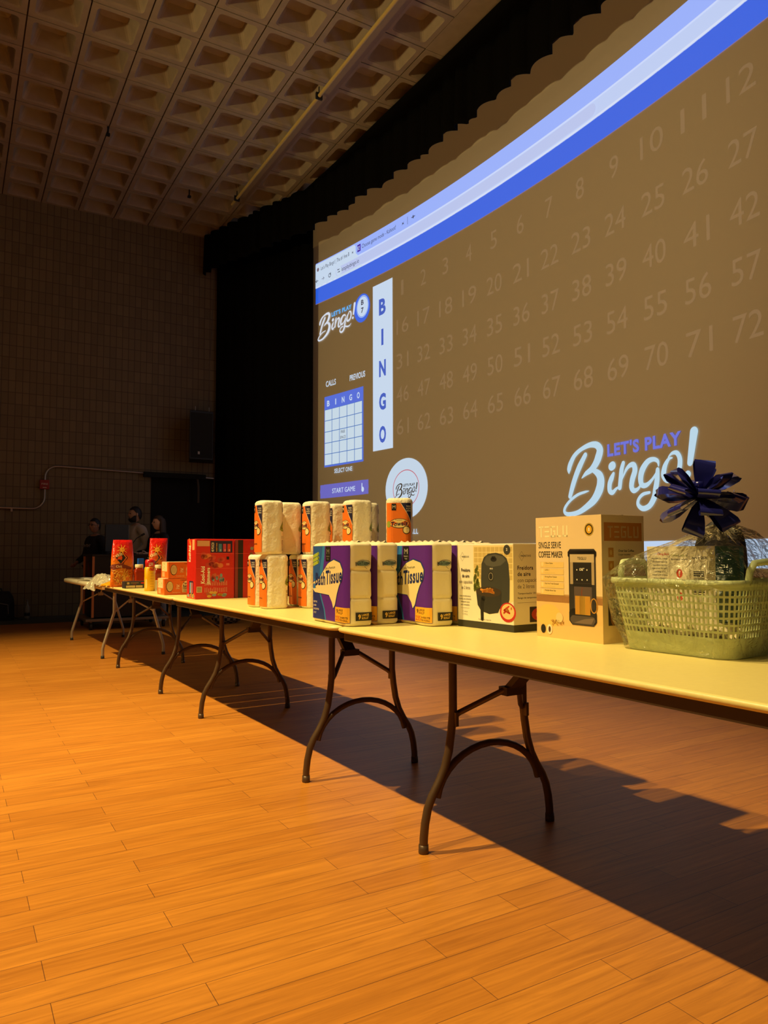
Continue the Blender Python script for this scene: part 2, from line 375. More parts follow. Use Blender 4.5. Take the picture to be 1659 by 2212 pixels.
p.rect(.69, 5.918, .75, 5.928, DK).rect(.69, 5.875, .75, 5.885, DK).ell(.70, 5.923, .013, .013, DK, 8).ell(.74, 5.88, .013, .013, DK, 8)
p.build('browser_bar', root)
p = P(); p.up().rect(.02, 5.50, UR, 5.785, BL, 60).rect(.02, 5.493, UR, 5.501, glow(150, 120, 130), 60).build('header_band', root)
p = P(); p.up().rect(1.637, 2.68, 2.15, 5.35, WH, 3); p.up()
for ch, z in zip('BINGO', (4.97, 4.48, 3.98, 3.45, 2.93)): p.text(ch, 1.893, z-.125, .25, BT, .055 if ch == 'I' else .175, 2.2, 'c')
p.build('letter_column', root)
p = P()
for i in range(5):
    for k in range(15):
        n = 15*i+k+1; z = (5.13, 4.54, 4.0, 3.485, 2.985)[i]
        p.text(str(n), 2.395+.5145*k, z-.125, .25, FA, .13 if n < 10 and n != 1 else (.06 if n == 1 else .30), 0, 'c')
p.build('number_board', root)
# game logo strokes (script word with small words above)
LG = dict(
 b1=([(6.015, 2.125), (5.929, 2.014), (5.867, 1.915), (5.812, 1.804), (5.766, 1.69)], [50, 66, 64, 62, 50]),
 b2=([(5.755, 1.947), (5.756, 1.99), (5.78, 2.051), (5.85, 2.139), (5.955, 2.195), (6.087, 2.225), (6.187, 2.211), (6.235, 2.154), (6.211, 2.076), (6.167, 2.009), (6.102, 1.955), (6.022, 1.921), (5.955, 1.876)], [10, 55, 60, 48, 42, 52, 66, 84, 88, 78, 62, 45, 8]),
 b3=([(6.06, 1.955), (6.15, 1.935), (6.22, 1.885), (6.24, 1.82), (6.217, 1.73), (6.144, 1.634), (6.042, 1.568), (5.894, 1.504), (5.744, 1.49), (5.676, 1.515), (5.684, 1.568), (5.762, 1.638), (5.884, 1.698), (6.002, 1.721), (6.06, 1.727)], [8, 50, 82, 95, 100, 84, 66, 50, 42, 36, 34, 30, 30, 24, 6]),
 dot=([(6.400, 1.958), (6.415, 1.965)], [80, 80]),
 i=([(6.426, 1.882), (6.398, 1.835), (6.369, 1.778), (6.368, 1.708), (6.408, 1.685), (6.462, 1.721), (6.516, 1.741)], [30, 55, 55, 52, 45, 26, 12]),
 n1=([(6.565, 1.976), (6.54, 1.91), (6.525, 1.823), (6.509, 1.727)], [40, 50, 50, 46]),
 n2=([(6.54, 1.80), (6.60, 1.90), (6.655, 1.942), (6.706, 1.94), (6.721, 1.882), (6.686, 1.799), (6.671, 1.723), (6.702, 1.682), (6.759, 1.697), (6.80, 1.74)], [8, 30, 42, 54, 60, 60, 55, 48, 30, 14]),
 g1=([(7.028, 1.896), (7.018, 1.944), (6.964, 1.968), (6.891, 1.953), (6.821, 1.881), (6.794, 1.798), (6.81, 1.731), (6.872, 1.725), (6.947, 1.775), (7.009, 1.843)], [12, 34, 40, 52, 64, 60, 50, 42, 26, 20]),
 g2=([(7.015, 1.862), (7.006, 1.769), (6.986, 1.679), (6.965, 1.597), (6.903, 1.518), (6.816, 1.495), (6.755, 1.536), (6.763, 1.592), (6.82, 1.636), (6.906, 1.648)], [40, 55, 58, 60, 52, 46, 38, 32, 32, 24]),
 g3=([(6.973, 1.643), (7.049, 1.61), (7.142, 1.589), (7.22, 1.60), (7.29, 1.65)], [30, 38, 40, 30, 8]),
 o=([(7.148, 1.965), (7.2, 1.999), (7.257, 1.992), (7.289, 1.93), (7.275, 1.834), (7.216, 1.768), (7.135, 1.748), (7.09, 1.798), (7.104, 1.879), (7.153, 1.946), (7.199, 1.955)], [8, 28, 42, 48, 50, 46, 50, 58, 50, 30, 10]),
 e=([(7.46, 2.165), (7.405, 1.885)], [82, 56]), ed=([(7.372, 1.775), (7.378, 1.782)], [60, 60]))
def logo(p, ou, oz, k, m, m2):
    for pts, ws in LG.values():
        p.stroke([(ou+(a-5.676)*k, oz+(z-2.072)*k) for a, z in pts], [x*.00113*k for x in ws], m)
    p.text("LET'S PLAY", ou+(6.343-5.676)*k, oz, .125*k, m2, .967*k, 2.2)
p = P(); p.up().up(); logo(p, 5.676, 2.072, 1, glow(186, 214, 230), glow(112, 116, 214)); p.build('game_logo', root)
p = P(); p.up().ell(1.345, 5.085, .215, .235, BL, 36).up().ring(1.365, 5.105, .152, .172, .012, glow(170, 196, 250)).ell(1.365, 5.105, .145, .165, WH, 36)
p.up().text('B', 1.365, 5.135, .085, DK, .07, 1.5, 'c').text('7', 1.365, 5.005, .085, DK, .07, 1.5, 'c')
logo(p, .109, 5.155, .585, glow(214, 220, 232), glow(110, 180, 245)); p.build('game_logo', root)
p = P(); p.up().ell(2.475, 2.03, .515, .455, glow(196, 212, 228), 48, 3).up().ring(2.475, 2.03, .31, .27, .012, glow(196, 90, 100)).up()
logo(p, 2.215, 2.06, .30, glow(70, 58, 44), glow(70, 58, 44)); p.text('CALL', 2.77, 1.345, .075, WH, .26, 1, 'r'); p.build('round_badge', root)
# calls card
p = P(); p.up().text('CALLS', .325, 3.955, .10, WH, .285, .8).text('PREVIOUS', 1.005, 3.935, .10, WH, .42, .8)
p.rect(.287, 2.55, 1.378, 3.78, glow(92, 112, 214), 4).up().rect(.305, 2.575, 1.36, 3.55, glow(70, 110, 180), 4).up()
for i in range(5):
    for j in range(5):
        x = .312+i*.211; z = 2.582+j*.1945; p.rect(x, z, x+.198, z+.183, glow(200, 216, 228))
    p.text('BINGO'[i], .41+i*.211, 3.605, .10, WH, .025 if i == 1 else .075, 1.5, 'c')
p.up().text('FREE', .832, 3.085, .05, DK, .12, 0, 'c').text('SPACE', .832, 2.99, .05, DK, .155, 0, 'c').text('SELECT ONE', .59, 2.425, .075, WH, .50, .8)
p.build('bingo_card', root)
p = P(); p.up().stroke([(.28, 2.13), (.9, 2.13), (1.40, 2.13)], [.235]*3, glow(112, 106, 190), 3).rect(.172, 2.015, .30, 2.245, glow(112, 106, 190)).rect(1.38, 2.015, 1.51, 2.245, glow(112, 106, 190))
p.up().text('START GAME', .52, 2.085, .085, WH, .64, .4).stroke([(1.345, 2.19), (1.345, 2.12)], [.02, .025], WH, 1).ell(1.365, 2.095, .035, .042, WH, 12); p.build('start_button', root)
p = P(); p.up().rect(.02, .93, UR, 1.172, glow(188, 208, 236), 60); p.build('task_bar', root)
# ------------------------------------------------------------------ back wall fittings
mcond = mat('conduit_metal', (.50, .44, .38), .35, .7)
def arc(cx, cz, r, q0, q1, y, n=8): return [(cx+r*math.cos(q0+(q1-q0)*k/n), y, cz+r*math.sin(q0+(q1-q0)*k/n)) for k in range(n+1)]
yc = YW-.04
pth = [(4.30, yc, 2.50), (1.60, yc, 2.575)]+arc(1.55, 2.375, .20, PI/2, PI, yc)+[(1.35, yc, 2.30)]
t = thing('wall_conduit', 'thin metal conduit bending up and along the block wall', 'conduit', (0, 0, 0))
MB().tube(pth, .017, mcond, 8).build('upper_pipe', t)
MB().tube([(1.35, yc, 2.20), (1.35, yc, 2.07)]+arc(1.15, 2.03, .20, 0, -PI/2, yc)+[(-.5, yc, 1.85), (-7.5, yc, 1.95)], .017, mcond, 8).build('lower_pipe', t)
MB().box((.85, yc, 1.80), (.03, .05, .05), mcond).build('clip', t)
t = thing('fire_alarm', 'small dark red fire alarm box on the block wall', 'alarm box', (1.345, YW-.035, 2.25))
MB().box((0, 0, 0), (.15, .07, .16), mat('alarm_red', (.32, .02, .015), .4)).build('body', t, bevel=.006)
pp = Print(lambda u, v, o: Vector((u, -.035-o, v)), .001); pp.up().text('FIRE', 0, -.005, .03, ink(200, 180, 160), .10, 1, 'c').rect(-.03, -.06, .03, -.045, ink(190, 170, 150)).build('lettering', t)
msp = mat('speaker_black', (.012, .011, .010), .55)
t = thing('wall_loudspeaker', 'black loudspeaker hung high on the block wall beside the curtain', 'loudspeaker', (3.88, YW-.30, 2.78))
MB().prism([(-.20, -.28), (.24, -.28), (.40, .24), (-.06, .24)], 0, .90, msp).build('cabinet', t, bevel=.01)
MB().prism([(-.18, -.285), (.22, -.285), (.22, -.278), (-.18, -.278)], .03, .86, mat('speaker_grille', (.02, .019, .017), .8, bump=1, bscale=400)).build('grille', t)
MB().box((-.03, -.29, .12), (.035, .006, .05), mat('badge_silver', (.5, .45, .4), .4)).build('badge', t)
for x in (-.02, .24): MB().tube([(x, 0, .9), (x, .0, 1.03)], .006, mcond, 6).build('bracket', t)
MB().tube([(.33, .05, 3.62), (.30, .1, 2.4), (.27, .1, 1.9), (.24, 0, 1.5), (.22, 0, 1.1), (.24, 0, .9)], .006, mat('cable_grey', (.12, .09, .06), .7), 6).build('cable', t)
tag(MB().box((0, 0, 0), (1.14, .10, .09), mdk).build('door_track', loc=(3.56, YW-.07, DZ+.02)), 'black track across the top of the dark doorway', 'track')
tag(MB().tube([(0, 0, 0), (.02, 0, -.15), (.02, 0, -.45)], .022, mat('hook_cloth', (.10, .075, .05), .9), 8).build('hanging_cord', loc=(3.98, YW-.08, 2.47)), 'pale cord hanging at the top of the dark doorway', 'cord')
# ================================================================== TABLES
mtop = mat('table_laminate', (.86, .72, .27), .38, bump=.05, bscale=60, var=.10)
mapr = mat('table_steel_brown', (.050, .026, .012), .5)
mlegm = mat('table_leg_brown', (.10, .058, .030), .38, .3)
mfoot = mat('rubber_black', (.02, .018, .015), .7)
def rrect(a, b, r, n=6):
    o = []
    for sx, sy, q0 in ((1, -1, -PI/2), (1, 1, 0), (-1, 1, PI/2), (-1, -1, PI)):
        for k in range(n+1): q = q0+PI/2*k/n; o.append((sx*(a-r)+r*math.cos(q), sy*(b-r)+r*math.sin(q)))
    return o
def slab(a, b, r, levels, m):
    q = MB(); rows = [[(x, y, z) for x, y in rrect(a+d, b+d, r)] for d, z in levels]
    q.grid(rows, m, True, True); n = len(rows[0]); q.add(rows[0], [tuple(range(n-1, -1, -1))], m); q.add(rows[-1], [tuple(range(n))], m); return q
def folding_table(label, s0, t0, t1, plastic=False, insets=(.5, .45)):
    L = t1-t0; tc = (t0+t1)/2; t = thing('folding_table', label, 'table', W(s0+.38, tc, 0), ROT, 'folding tables in the long row')
    if plastic:
        mt = mat('plastic_cream', (.80, .72, .50), .4); ml = mat('leg_grey', (.42, .36, .27), .4, .3)
        slab(.38, L/2, .06, [(-.02, .705), (-.004, .712), (0, .73), (-.003, .75), (-.014, .755)], mt).build('tabletop', t)
        prof = [(.20, .70), (.20, .46), (.215, .41), (.295, .14), (.305, .10), (.305, .012)]
    else:
        mt = mtop; ml = mlegm
        slab(.38, L/2, .05, [(-.006, .735), (.0, .738), (.003, .745), (0, .752), (-.006, .755)], mt).build('tabletop', t)
        slab(.365, L/2-.015, .05, [(0, .702), (0, .7345)], mapr).build('apron', t)
        prof = [(.17, .70), (.17, .48), (.178, .41), (.190, .34), (.210, .28), (.235, .235), (.266, .19), (.285, .15), (.297, .10), (.303, .05), (.304, .012)]
    # smooth the leg profile
    for sgn, ins in ((-1, insets[0]), (1, insets[1])):
        y = sgn*(L/2-ins); r = .0155
        for sx in (-1, 1):
            lg = MB().tube([(sx*a, y, z) for a, z in prof], r, ml, 14).build('leg', t)
            MB().lathe([(.0175, 0), (.0185, .004), (.0175, .03)], mfoot if plastic else ml, (sx*prof[-1][0], y, 0), 14).build('foot_cap', lg)
        if not plastic:
            MB().tube([(.245*math.sin(q), y, .345-.245*.62*(1-math.cos(q))*1.25) for q in [(-1+2*k/16)*1.43 for k in range(17)]], .013, ml, 12).build('arch_brace', t)
        MB().tube([(-prof[0][0], y, .70), (prof[0][0], y, .70)], .012, ml, 8).build('hinge_bar', t)
        yb = y-sgn*.13; zb = .565
        f = MB()
        for sx in (-1, 1):
            f.tube([(sx*prof[0][0], y, .455), (sx*(prof[0][0]-.02), y-sgn*.01, .475), (sx*.035, yb, zb)], .009 if plastic else .011, ml, 6)
            f.box((sx*(prof[0][0]), y-sgn*.012, .455), (.012, .03, .05), ml)
        f.build('folding_brace', t)
        g = MB(); 
        if plastic: g.tube([(-.03, yb, zb), (.03, yb, zb)], .02, ml, 8).tube([(0, yb, zb), (0, yb-sgn*.17, .705)], .01, ml, 8)
        else:
            d = Vector((0, -sgn*.16, .145)).normalized(); R = Matrix((Vector((1, 0, 0)), d, Vector((1, 0, 0)).cross(d))).transposed()
            g.box(Vector((0, yb, zb))+d*.09, (.062, .22, .022), mapr, R=R); g.box((0, yb, zb-.004), (.085, .045, .03), mapr)
        g.build('brace_channel', t)
    return t
S0 = 1.44
folding_table('brown-edged folding table at the right, under the basket and appliance boxes', S0, .30, 2.735, insets=(.5, .53))
folding_table('brown-edged folding table carrying paper towels and the red drink cases', S0, 2.755, 5.17, insets=(.41, .44))
folding_table('brown-edged folding table carrying noodle cartons and chips bags', S0, 5.19, 7.62, insets=(.52, .42))
folding_table('cream plastic folding table with grey legs at the far end of the row', S0, 7.64, 10.1, True, insets=(.28, .27))
# ================================================================== GOODS
mcream = mat('tissue_cream', (.92, .82, .56), .5, bump=.3, bscale=24)
mtowel = mat('towel_white', (.93, .87, .68), .6, bump=.35, bscale=75)
mfilm = mat('film_shine', (.84, .72, .48), .25)
OR, ORD, NV, GR, BK = ink(238, 118, 22), ink(214, 92, 14), ink(24, 24, 66), ink(150, 165, 60), ink(24, 22, 20)
WHT, YEL, PUR, RED = ink(240, 230, 205), ink(244, 178, 44), ink(92, 32, 152), ink(214, 36, 22)
def towel_roll(first=True):
    t = bpy.data.objects.new('paper_towel_roll', None); C.objects.link(t)
    a = .070; pe = Peri(a, a, .040, 8); rnd = random.Random(2); q = MB(); rows = []
    hs = [(-.02, .0), (-.004, .003), (0, .015)]+[(0, .015+.27*k/24) for k in range(1, 25)]+[(-.004, .293), (-.013, .299), (-.035, .297)]
    for d, z in hs:
        row = []
        for k in range(72):
            x, y, nx, ny = pe.at(pe.L*k/72); e = d
            if .01 < z < .29:
                e += .0022*noise.noise(Vector((nx*9+x*30, ny*9+y*30, z*26)))+.0012*noise.noise(Vector((x*90, y*90, z*90)))
            row.append((x+nx*e, y+ny*e, z))
        rows.append(row)
    q.grid(rows, mtowel, True, True); q.add(rows[0], [tuple(range(71, -1, -1))], mtowel); q.add(rows[-1], [tuple(range(72))], mtowel)
    q.lathe([(.021, .2972), (.019, .2985)], mat('core_card', (.40, .28, .15), .8), (0, 0, 0), 16)
    q.build('roll', t)
    fn = lambda u, v, o: (lambda c: Vector((c[0]+c[2]*(o+.0028), c[1]+c[3]*(o+.0028), v)))(pe.at(u))
    p = Print(fn, .00015)
    U0, U1 = -.132, .004
    p.rect(U0, .012, U1, .272, OR, 14, 2).up()
    cv = lambda u: .160+.112*min(1, max(0, (U1-u)/.056))**.75
    for k in range(14):
        ua, ub = U1-.056+.056*k/14, U1-.056+.056*(k+1)/14; p.poly([(ua, cv(ua)), (ub, cv(ub)), (ub, .2718), (ua, .2718)], NV)
    p.up().stroke([(U1-.056+.056*k/8, cv(U1-.056+.056*k/8)) for k in range(9)], [.002]*9, WHT)
    for k in range(3): p.text(('THICK', '& ULTRA', 'LASTING')[k], U1-.003, .250-.012*k, .008, WHT, .024, 1, 'r')
    cx = (U0+U1)/2
    p.up()
    p.ell(cx+.005, .163, .052, .026, BK, 24).up().ell(cx+.005, .1635, .049, .023, ink(240, 215, 140), 24)
    p.up().text('Towels', cx+.002, .150, .024, ink(28, 24, 60), .088, 1.5, 'c', .08, .25).text('Premium', cx+.002, .178, .006, BK, .035, 0, 'c')
    p.ell(cx-.052, .158, .012, .018, GR, 14)
    p.ell(cx+.042, .128, .020, .022, BK, 18).up().ell(cx+.042, .128, .0165, .018, ink(240, 215, 140), 18).up().rect(cx+.032, .118, cx+.052, .135, WHT)
    p.text('Super Absorbent', cx, .055, .009, BK, .062, 1, 'c').rect(cx-.035, .232, cx-.012, .268, BK).up().text('M', cx-.0235, .242, .018, WHT, .016, .6, 'c')
    p.build('orange_label', t)
    p = Print(fn, .00015); F1 = 2*a+.004
    for k in range(6): p.rect(F1-.022+k*.0034, .235, F1-.0205+k*.0034, .262, BK)
    p.stroke([(F1-.014, .185), (F1-.018, .165), (F1-.026, .14), (F1-.008, .132)], [.002, .012, .024, .01], GR, 3).up().text('xl', F1-.016, .14, .02, BK, .01, 1, 'l', PI/2)
    p.ring(F1-.024, .095, .004, .006, .0015, BK, 10).ring(F1-.010, .095, .004, .006, .0015, BK, 10)
    for k in range(8): p.rect(F1-.026, .02+k*.008, F1-.006-(k % 3)*.003, .0225+k*.008, ink(70, 55, 40))
    p.build('small_print', t)
    return t
rolls = [ # s, t, level, rot, label
 (1.645, 3.860, 0, -.12, 'paper towel roll at the front of the bottom tier, nearest the red cases'),
 (1.640, 4.025, 0, -.10, 'paper towel roll on the table, half behind the front left bottom roll'),
 (1.852, 3.790, 0, -.12, 'paper towel roll in the bottom tier, half behind the tissue pack at its right'),
 (1.868, 3.955, 0, -.12, 'shaded paper towel roll in the gap of the bottom tier'),
 (2.060, 3.930, 0, -.12, 'paper towel roll hidden low behind the others, under the one peeping out above'),
 (2.030, 3.580, 0, -.12, 'paper towel roll low behind the leftmost tissue pack'),
 (2.178, 3.760, 0, -.12, 'paper towel roll low at the screen side of the pile'),
 (2.157, 3.340, 0, 0, 'paper towel roll standing under the lone orange roll'),
 (1.615, 3.865, 1, -.12, 'leftmost paper towel roll of the upper tier'),
 (1.772, 3.960, 1, -.12, 'second paper towel roll from the left in the upper tier, set back'),
 (1.877, 3.795, 1, -.12, 'third paper towel roll of the upper tier, with a wide orange edge'),
 (2.080, 3.920, 1, -.12, 'paper towel roll of the upper tier peeping out behind the third one'),
 (2.030, 3.590, 1, -.10, 'large looking paper towel roll of the upper tier nearest the lone orange one'),
 (2.178, 3.760, 1, -.12, 'shaded paper towel roll at the right end of the upper tier'),
 (2.157, 3.350, 1, .95, 'lone paper towel roll turned to show its whole orange front')]
pr0 = None
for s, tt, lv, rz, lb in rolls:
    z = TZ+.3005*lv
    if pr0 is None:
        pr0 = towel_roll(); tag(pr0, lb, 'paper towels', 'paper towel rolls'); pr0.location = W(s, tt, z); pr0.rotation_euler.z = ROT+rz
    else: dup(pr0, W(s, tt, z), ROT+rz, lb)
# ---- bath tissue packs
def tissue_pack():
    t = bpy.data.objects.new('bath_tissue_pack', None); C.objects.link(t)
    a, b_, hh = .062, .192, .352; pe = Peri(a, b_, .035, 6); q = MB(); rows = []; N = 150
    zs = [0, .004, .012]+[.012+.328*k/60 for k in range(1, 61)]+[.347, .352]
    for iz, z in enumerate(zs):
        row = []
        for k in range(N):
            x, y, nx, ny = pe.at(pe.L*k/N); e = 0
            if z < .01: e = -.012 if z == 0 else -.004
            if z > .341: e = -.006 if z < .35 else -.02
            for zz in (.117, .234): e -= .0045*math.exp(-((z-zz)/.006)**2)
            if abs(nx) > .8: e -= .006*math.exp(-((abs(y)-.064)/.010)**2)
            e += .0025*noise.noise(Vector((x*16, y*16, z*14)))
            row.append((x+nx*e, y+ny*e, z+(.003*noise.noise(Vector((x*40, y*40, 3))) if z > .34 else 0)))
        rows.append(row)
    q.grid(rows, mcream, True, True); q.add(rows[0], [tuple(range(N-1, -1, -1))], mcream); q.add(rows[-1], [tuple(range(N))], mcream)
    q.build('rolls', t)
    # twisted clear film seam on top
    f = MB(); rr_ = []
    for k in range(26):
        y = -b_+.02+(2*b_-.04)*k/25; rr_.append([(-.012+.006*math.sin(k*2.1), y, .350), (.004*math.sin(k*1.3), y, .358+.004*math.sin(k*1.7)), (.012, y, .351)])
    f.grid(rr_, mfilm); f.build('film_seam', t)
    def fn(u, v, o):
        c = pe.at(u); e = 0
        return Vector((c[0]+c[2]*(o+e+.0028), c[1]+c[3]*(o+e+.0028), v))
    p = Print(fn, .00015); U0 = -2*b_+.012; U1 = .006
    p.rect(U0, .014, U1, .338, PUR, 40, 20); p.up()
    nb = ink(24, 44, 128); lb_ = ink(46, 128, 196)
    def band(pts, m):   # region from left edge to a curve, cut in strips so that it follows the wrap
        for (ua, va), (ub, vb) in zip(pts[:-1], pts[1:]):
            for k in range(8):
                f0, f1 = k/8, (k+1)/8; u_a, u_b = U0+(ua-U0)*0, U0
                p.poly([(U0+(ua-U0)*f0, va), (U0+(ua-U0)*f1, va), (U0+(ub-U0)*f1, vb), (U0+(ub-U0)*f0, vb)], m)
    band([(U0+.17, .014), (U0+.155, .06), (U0+.125, .105), (U0+.10, .145)], lb_); band([(U0+.12, .145), (U0+.13, .19), (U0+.135, .235), (U0+.15, .29), (U0+.155, .338)], lb_)
    p.up(); band([(U0+.158, .014), (U0+.143, .06), (U0+.115, .10), (U0+.09, .14)], nb)
    band([(U0+.10, .19), (U0+.10, .235), (U0+.12, .29), (U0+.13, .338)], ink(40, 92, 170))
    for k in range(3): p.up().stroke([(U0+.03, .255+k*.018), (U0+.085, .268+k*.018)], [.015, .015], ink(170, 190, 60), 2)
    # white swoosh with brand word
    def swoosh(sc_, m):
        c = [(U0+.005, .155), (U0+.03, .175), (U0+.10, .195), (U0+.13, .22), (U0+.19, .262), (U0+.25, .277), (U0+.31, .265), (U0+.335, .235), (U0+.33, .20), (U0+.30, .165), (U0+.28, .13), (U0+.262, .085), (U0+.245, .07), (U0+.232, .095), (U0+.20, .125), (U0+.13, .14), (U0+.05, .13)]
        cu = sum(x for x, y in c)/len(c); cv = sum(y for x, y in c)/len(c)
        p.poly([(cu+(x-cu)*sc_, cv+(y-cv)*sc_) for x, y in c], m) if False else None
        # scan-line fill so that the shape hugs the wrap
        pts = [(cu+(x-cu)*sc_, cv+(y-cv)*sc_) for x, y in c]; n = len(pts); K = 34
        y0_, y1_ = min(y for x, y in pts), max(y for x, y in pts)
        def xs(v):
            r = []
            for i in range(n):
                (xa, ya), (xb, yb) = pts[i], pts[(i+1) % n]
                if (ya <= v) != (yb <= v): r.append(xa+(xb-xa)*(v-ya)/(yb-ya))
            return (min(r), max(r)) if r else None
        for k in range(K):
            va, vb = y0_+(y1_-y0_)*(k+.02)/K, y0_+(y1_-y0_)*(k+.98)/K; A, B = xs(va), xs(vb)
            if not A or not B: continue
            vb = y0_+(y1_-y0_)*(k+1)/K; va = y0_+(y1_-y0_)*k/K
            for j in range(6):
                f0, f1 = j/6, (j+1)/6; p.poly([(A[0]+(A[1]-A[0])*f0, va), (A[0]+(A[1]-A[0])*f1, va), (B[0]+(B[1]-B[0])*f1, vb), (B[0]+(B[1]-B[0])*f0, vb)], m)
    p.up(); swoosh(1.05, ink(20, 60, 130)); p.up(); swoosh(1.0, ink(240, 222, 160))
    p.up().up().text('Bath', U0+.052, .163, .056, ink(22, 44, 110), .108, 1.7, 'l', .05, .12).text('Tissue', U0+.166, .170, .060, ink(22, 44, 110), .166, 1.7, 'l', .10, .12)
    p.text('Ultra Premium', U0+.16, .233, .012, BK, .105, 0, 'l', .08)
    p.rect(U0+.165, .272, U0+.215, .335, BK).up().text('M', U0+.19, .302, .024, WHT, .028, .8, 'c').text("Member's", U0+.19, .289, .007, WHT, .036, 1, 'c').text('Mark', U0+.19, .278, .007, WHT, .022, 1, 'c')
    p.rect(U1-.112, .016, U1-.001, .078, YEL, 10).up().text('9', U1-.10, .052, .018, BK, .014, 1).text('LARGE', U1-.082, .062, .009, BK, .045, 1).text('ROLLS*', U1-.082, .050, .009, BK, .045, 1)
    p.rect(U1-.108, .0465, U1-.006, .0475, ORD).text('235', U1-.107, .022, .020, ink(196, 50, 30), .038, 1).text('SHEETS', U1-.064, .032, .008, BK, .055, 1).text('PER ROLL', U1-.064, .021, .008, BK, .055, 1)
    for k in range(4): p.text(('SEPTIC', 'SAFE', 'UNSCENTED', '2 PLY')[k], U0+.035, .085-k*.016, .008, WHT, (.04, .03, .06, .03)[k], .5)
    p.build('printed_front', t)
    p = Print(fn, .0002); F = 2*a-.012
    for uu in (.062,):
        p.ell(uu, .262, .030, .010, ink(120, 150, 150), 18).up().text('BathTissue', uu, .256, .016, ink(26, 30, 60), .068, .8, 'c', .10).stroke([(uu-.034, .254), (uu-.02, .27), (uu+.01, .276), (uu+.034, .268), (uu+.03, .255), (uu+.008, .25), (uu+.02, .24)], [.0015]*7, NV)
    p.rect(.028, .024, F+.006, .058, BK, 8).up().text('9', .040, .031, .020, ink(240, 200, 90), .012, 2).text('LARGE', .057, .043, .009, ink(240, 200, 90), .033, 2, 'l', .06).text('ROLLS*', .057, .030, .009, ink(240, 200, 90), .033, 2, 'l', .06)
    p.build('printed_side', t)
    return t
packs = [(1.548, 2.880, -.05, 'leftmost bath tissue pack, standing at the table joint with its blue and purple front'),
 (1.698, 2.910, -.05, 'bath tissue pack standing close behind the leftmost one'),
 (1.838, 2.700, -.05, 'bath tissue pack with the word half hidden, in the middle of the row'),
 (1.983, 2.720, -.05, 'bath tissue pack of which mostly the cream side shows, left of the air fryer box'),
 (2.130, 2.780, -.05, 'bath tissue pack mostly hidden behind the air fryer box')]
for i, (s, tt, rz, lb) in enumerate(packs):
    if i == 0:
        tp0 = tissue_pack(); tag(tp0, lb, 'toilet paper', 'bath tissue packs'); tp0.location = W(s, tt, TZ); tp0.rotation_euler.z = ROT+rz
    else: dup(tp0, W(s, tt, TZ), ROT+rz, lb)
# ---- air fryer box
mcard = mat('carton_cream', (.88, .80, .60), .5, bump=.06, bscale=30)
t = thing('air_fryer_box', 'cream carton with a dark air fryer printed on two sides', 'box', W(2.035, 2.335, TZ), ROT+.045)
A_, B_, HH = .130, .166, .342
MB().box((0, 0, HH/2), (2*A_, 2*B_, HH), mcard).build('carton', t, bevel=.003)
p = Print(faceL(A_, B_)); W_ = 2*B_
DG, MG = ink(58, 58, 52), ink(86, 84, 74)
p.rect(0, 0, W_, .028, ink(58, 56, 44)).poly([(.10, .16), (.10, .335), (W_, .335), (W_, .12), (.2, .06)], ink(236, 214, 150)).up()
for k in range(9):
    for j in range(6): p.rect(.105+k*.025, .20+j*.022, .127+k*.025, .219+j*.022, ink(206, 178, 108))
for k in range(26): p.ell(.105+.03*random.random(), .15+.10*random.random(), .007, .012, ink(110, 118, 44), 8)
p.up().poly([(.150, .262), (.165, .288), (.190, .302), (.235, .306), (.270, .300), (.295, .285), (.306, .262), (.312, .20), (.310, .125), (.300, .10), (.285, .085), (.165, .09), (.150, .12), (.146, .19)], DG).up()
p.poly([(.163, .270), (.180, .292), (.230, .300), (.275, .292), (.292, .275), (.262, .256), (.215, .250), (.180, .256)], MG).up().ell(.222, .280, .018, .010, ink(30, 28, 26), 14).rect(.212, .28, .232, .292, ink(30, 28, 26)).ell(.205, .212, .017, .020, ink(30, 28, 26), 18).up().ring(.205, .212, .011, .013, .002, ink(170, 160, 130)).text('80', .208, .240, .006, WHT, .018, 0, 'c')
p.poly([(.115, .155), (.125, .095), (.145, .072), (.195, .062), (.245, .070), (.262, .10), (.266, .15)], ink(44, 42, 38)).up().ell(.19, .150, .074, .020, ink(60, 45, 30), 24).up()
for k in range(14): p.stroke([(.145+.08*random.random(), .146+.014*random.random()), (.155+.08*random.random(), .150+.014*random.random())], [.009, .007], random.choice([ink(230, 150, 50), ink(214, 120, 36), ink(240, 180, 80)]), 1)
p.up().stroke([(.160, .122), (.152, .10), (.152, .040)], [.022, .020, .016], ink(26, 24, 22), 4)
p.ell(.30, .075, .045, .038, ink(196, 40, 30), 22).up().ell(.30, .078, .036, .030, ink(232, 196, 130), 20).up()
for k in range(10): p.stroke([(.275+.05*random.random(), .065+.03*random.random()), (.285+.04*random.random(), .07+.03*random.random())], [.008, .006], random.choice([RED, ink(226, 150, 60)]), 1)
p.rect(.014, .265, .038, .315, BK).rect(.017, .268, .035, .312, ink(232, 214, 160)) if False else p.ring(.032, .290, .014, .018, .001, BK, 4)
p.text('MAINSTAYS', .028, .287, .007, BK, .045, .5)
for k, st in enumerate(('Freidora', 'de aire', 'con capacidad', 'de 2 litros')): p.text(st, .052, .228-k*.024, .014, ink(40, 34, 60) if k < 2 else ink(96, 84, 80), (.056, .046, .082, .055)[k], 1.2 if k < 2 else 0, 'c')
for k in range(4): p.text(('Cesta antiadherente y', 'bandeja para alimentos', 'resistente aptas', 'para lavavajillas')[k], .048, .125-k*.012, .006, BK, (.07, .075, .055, .055)[k], .5, 'c')
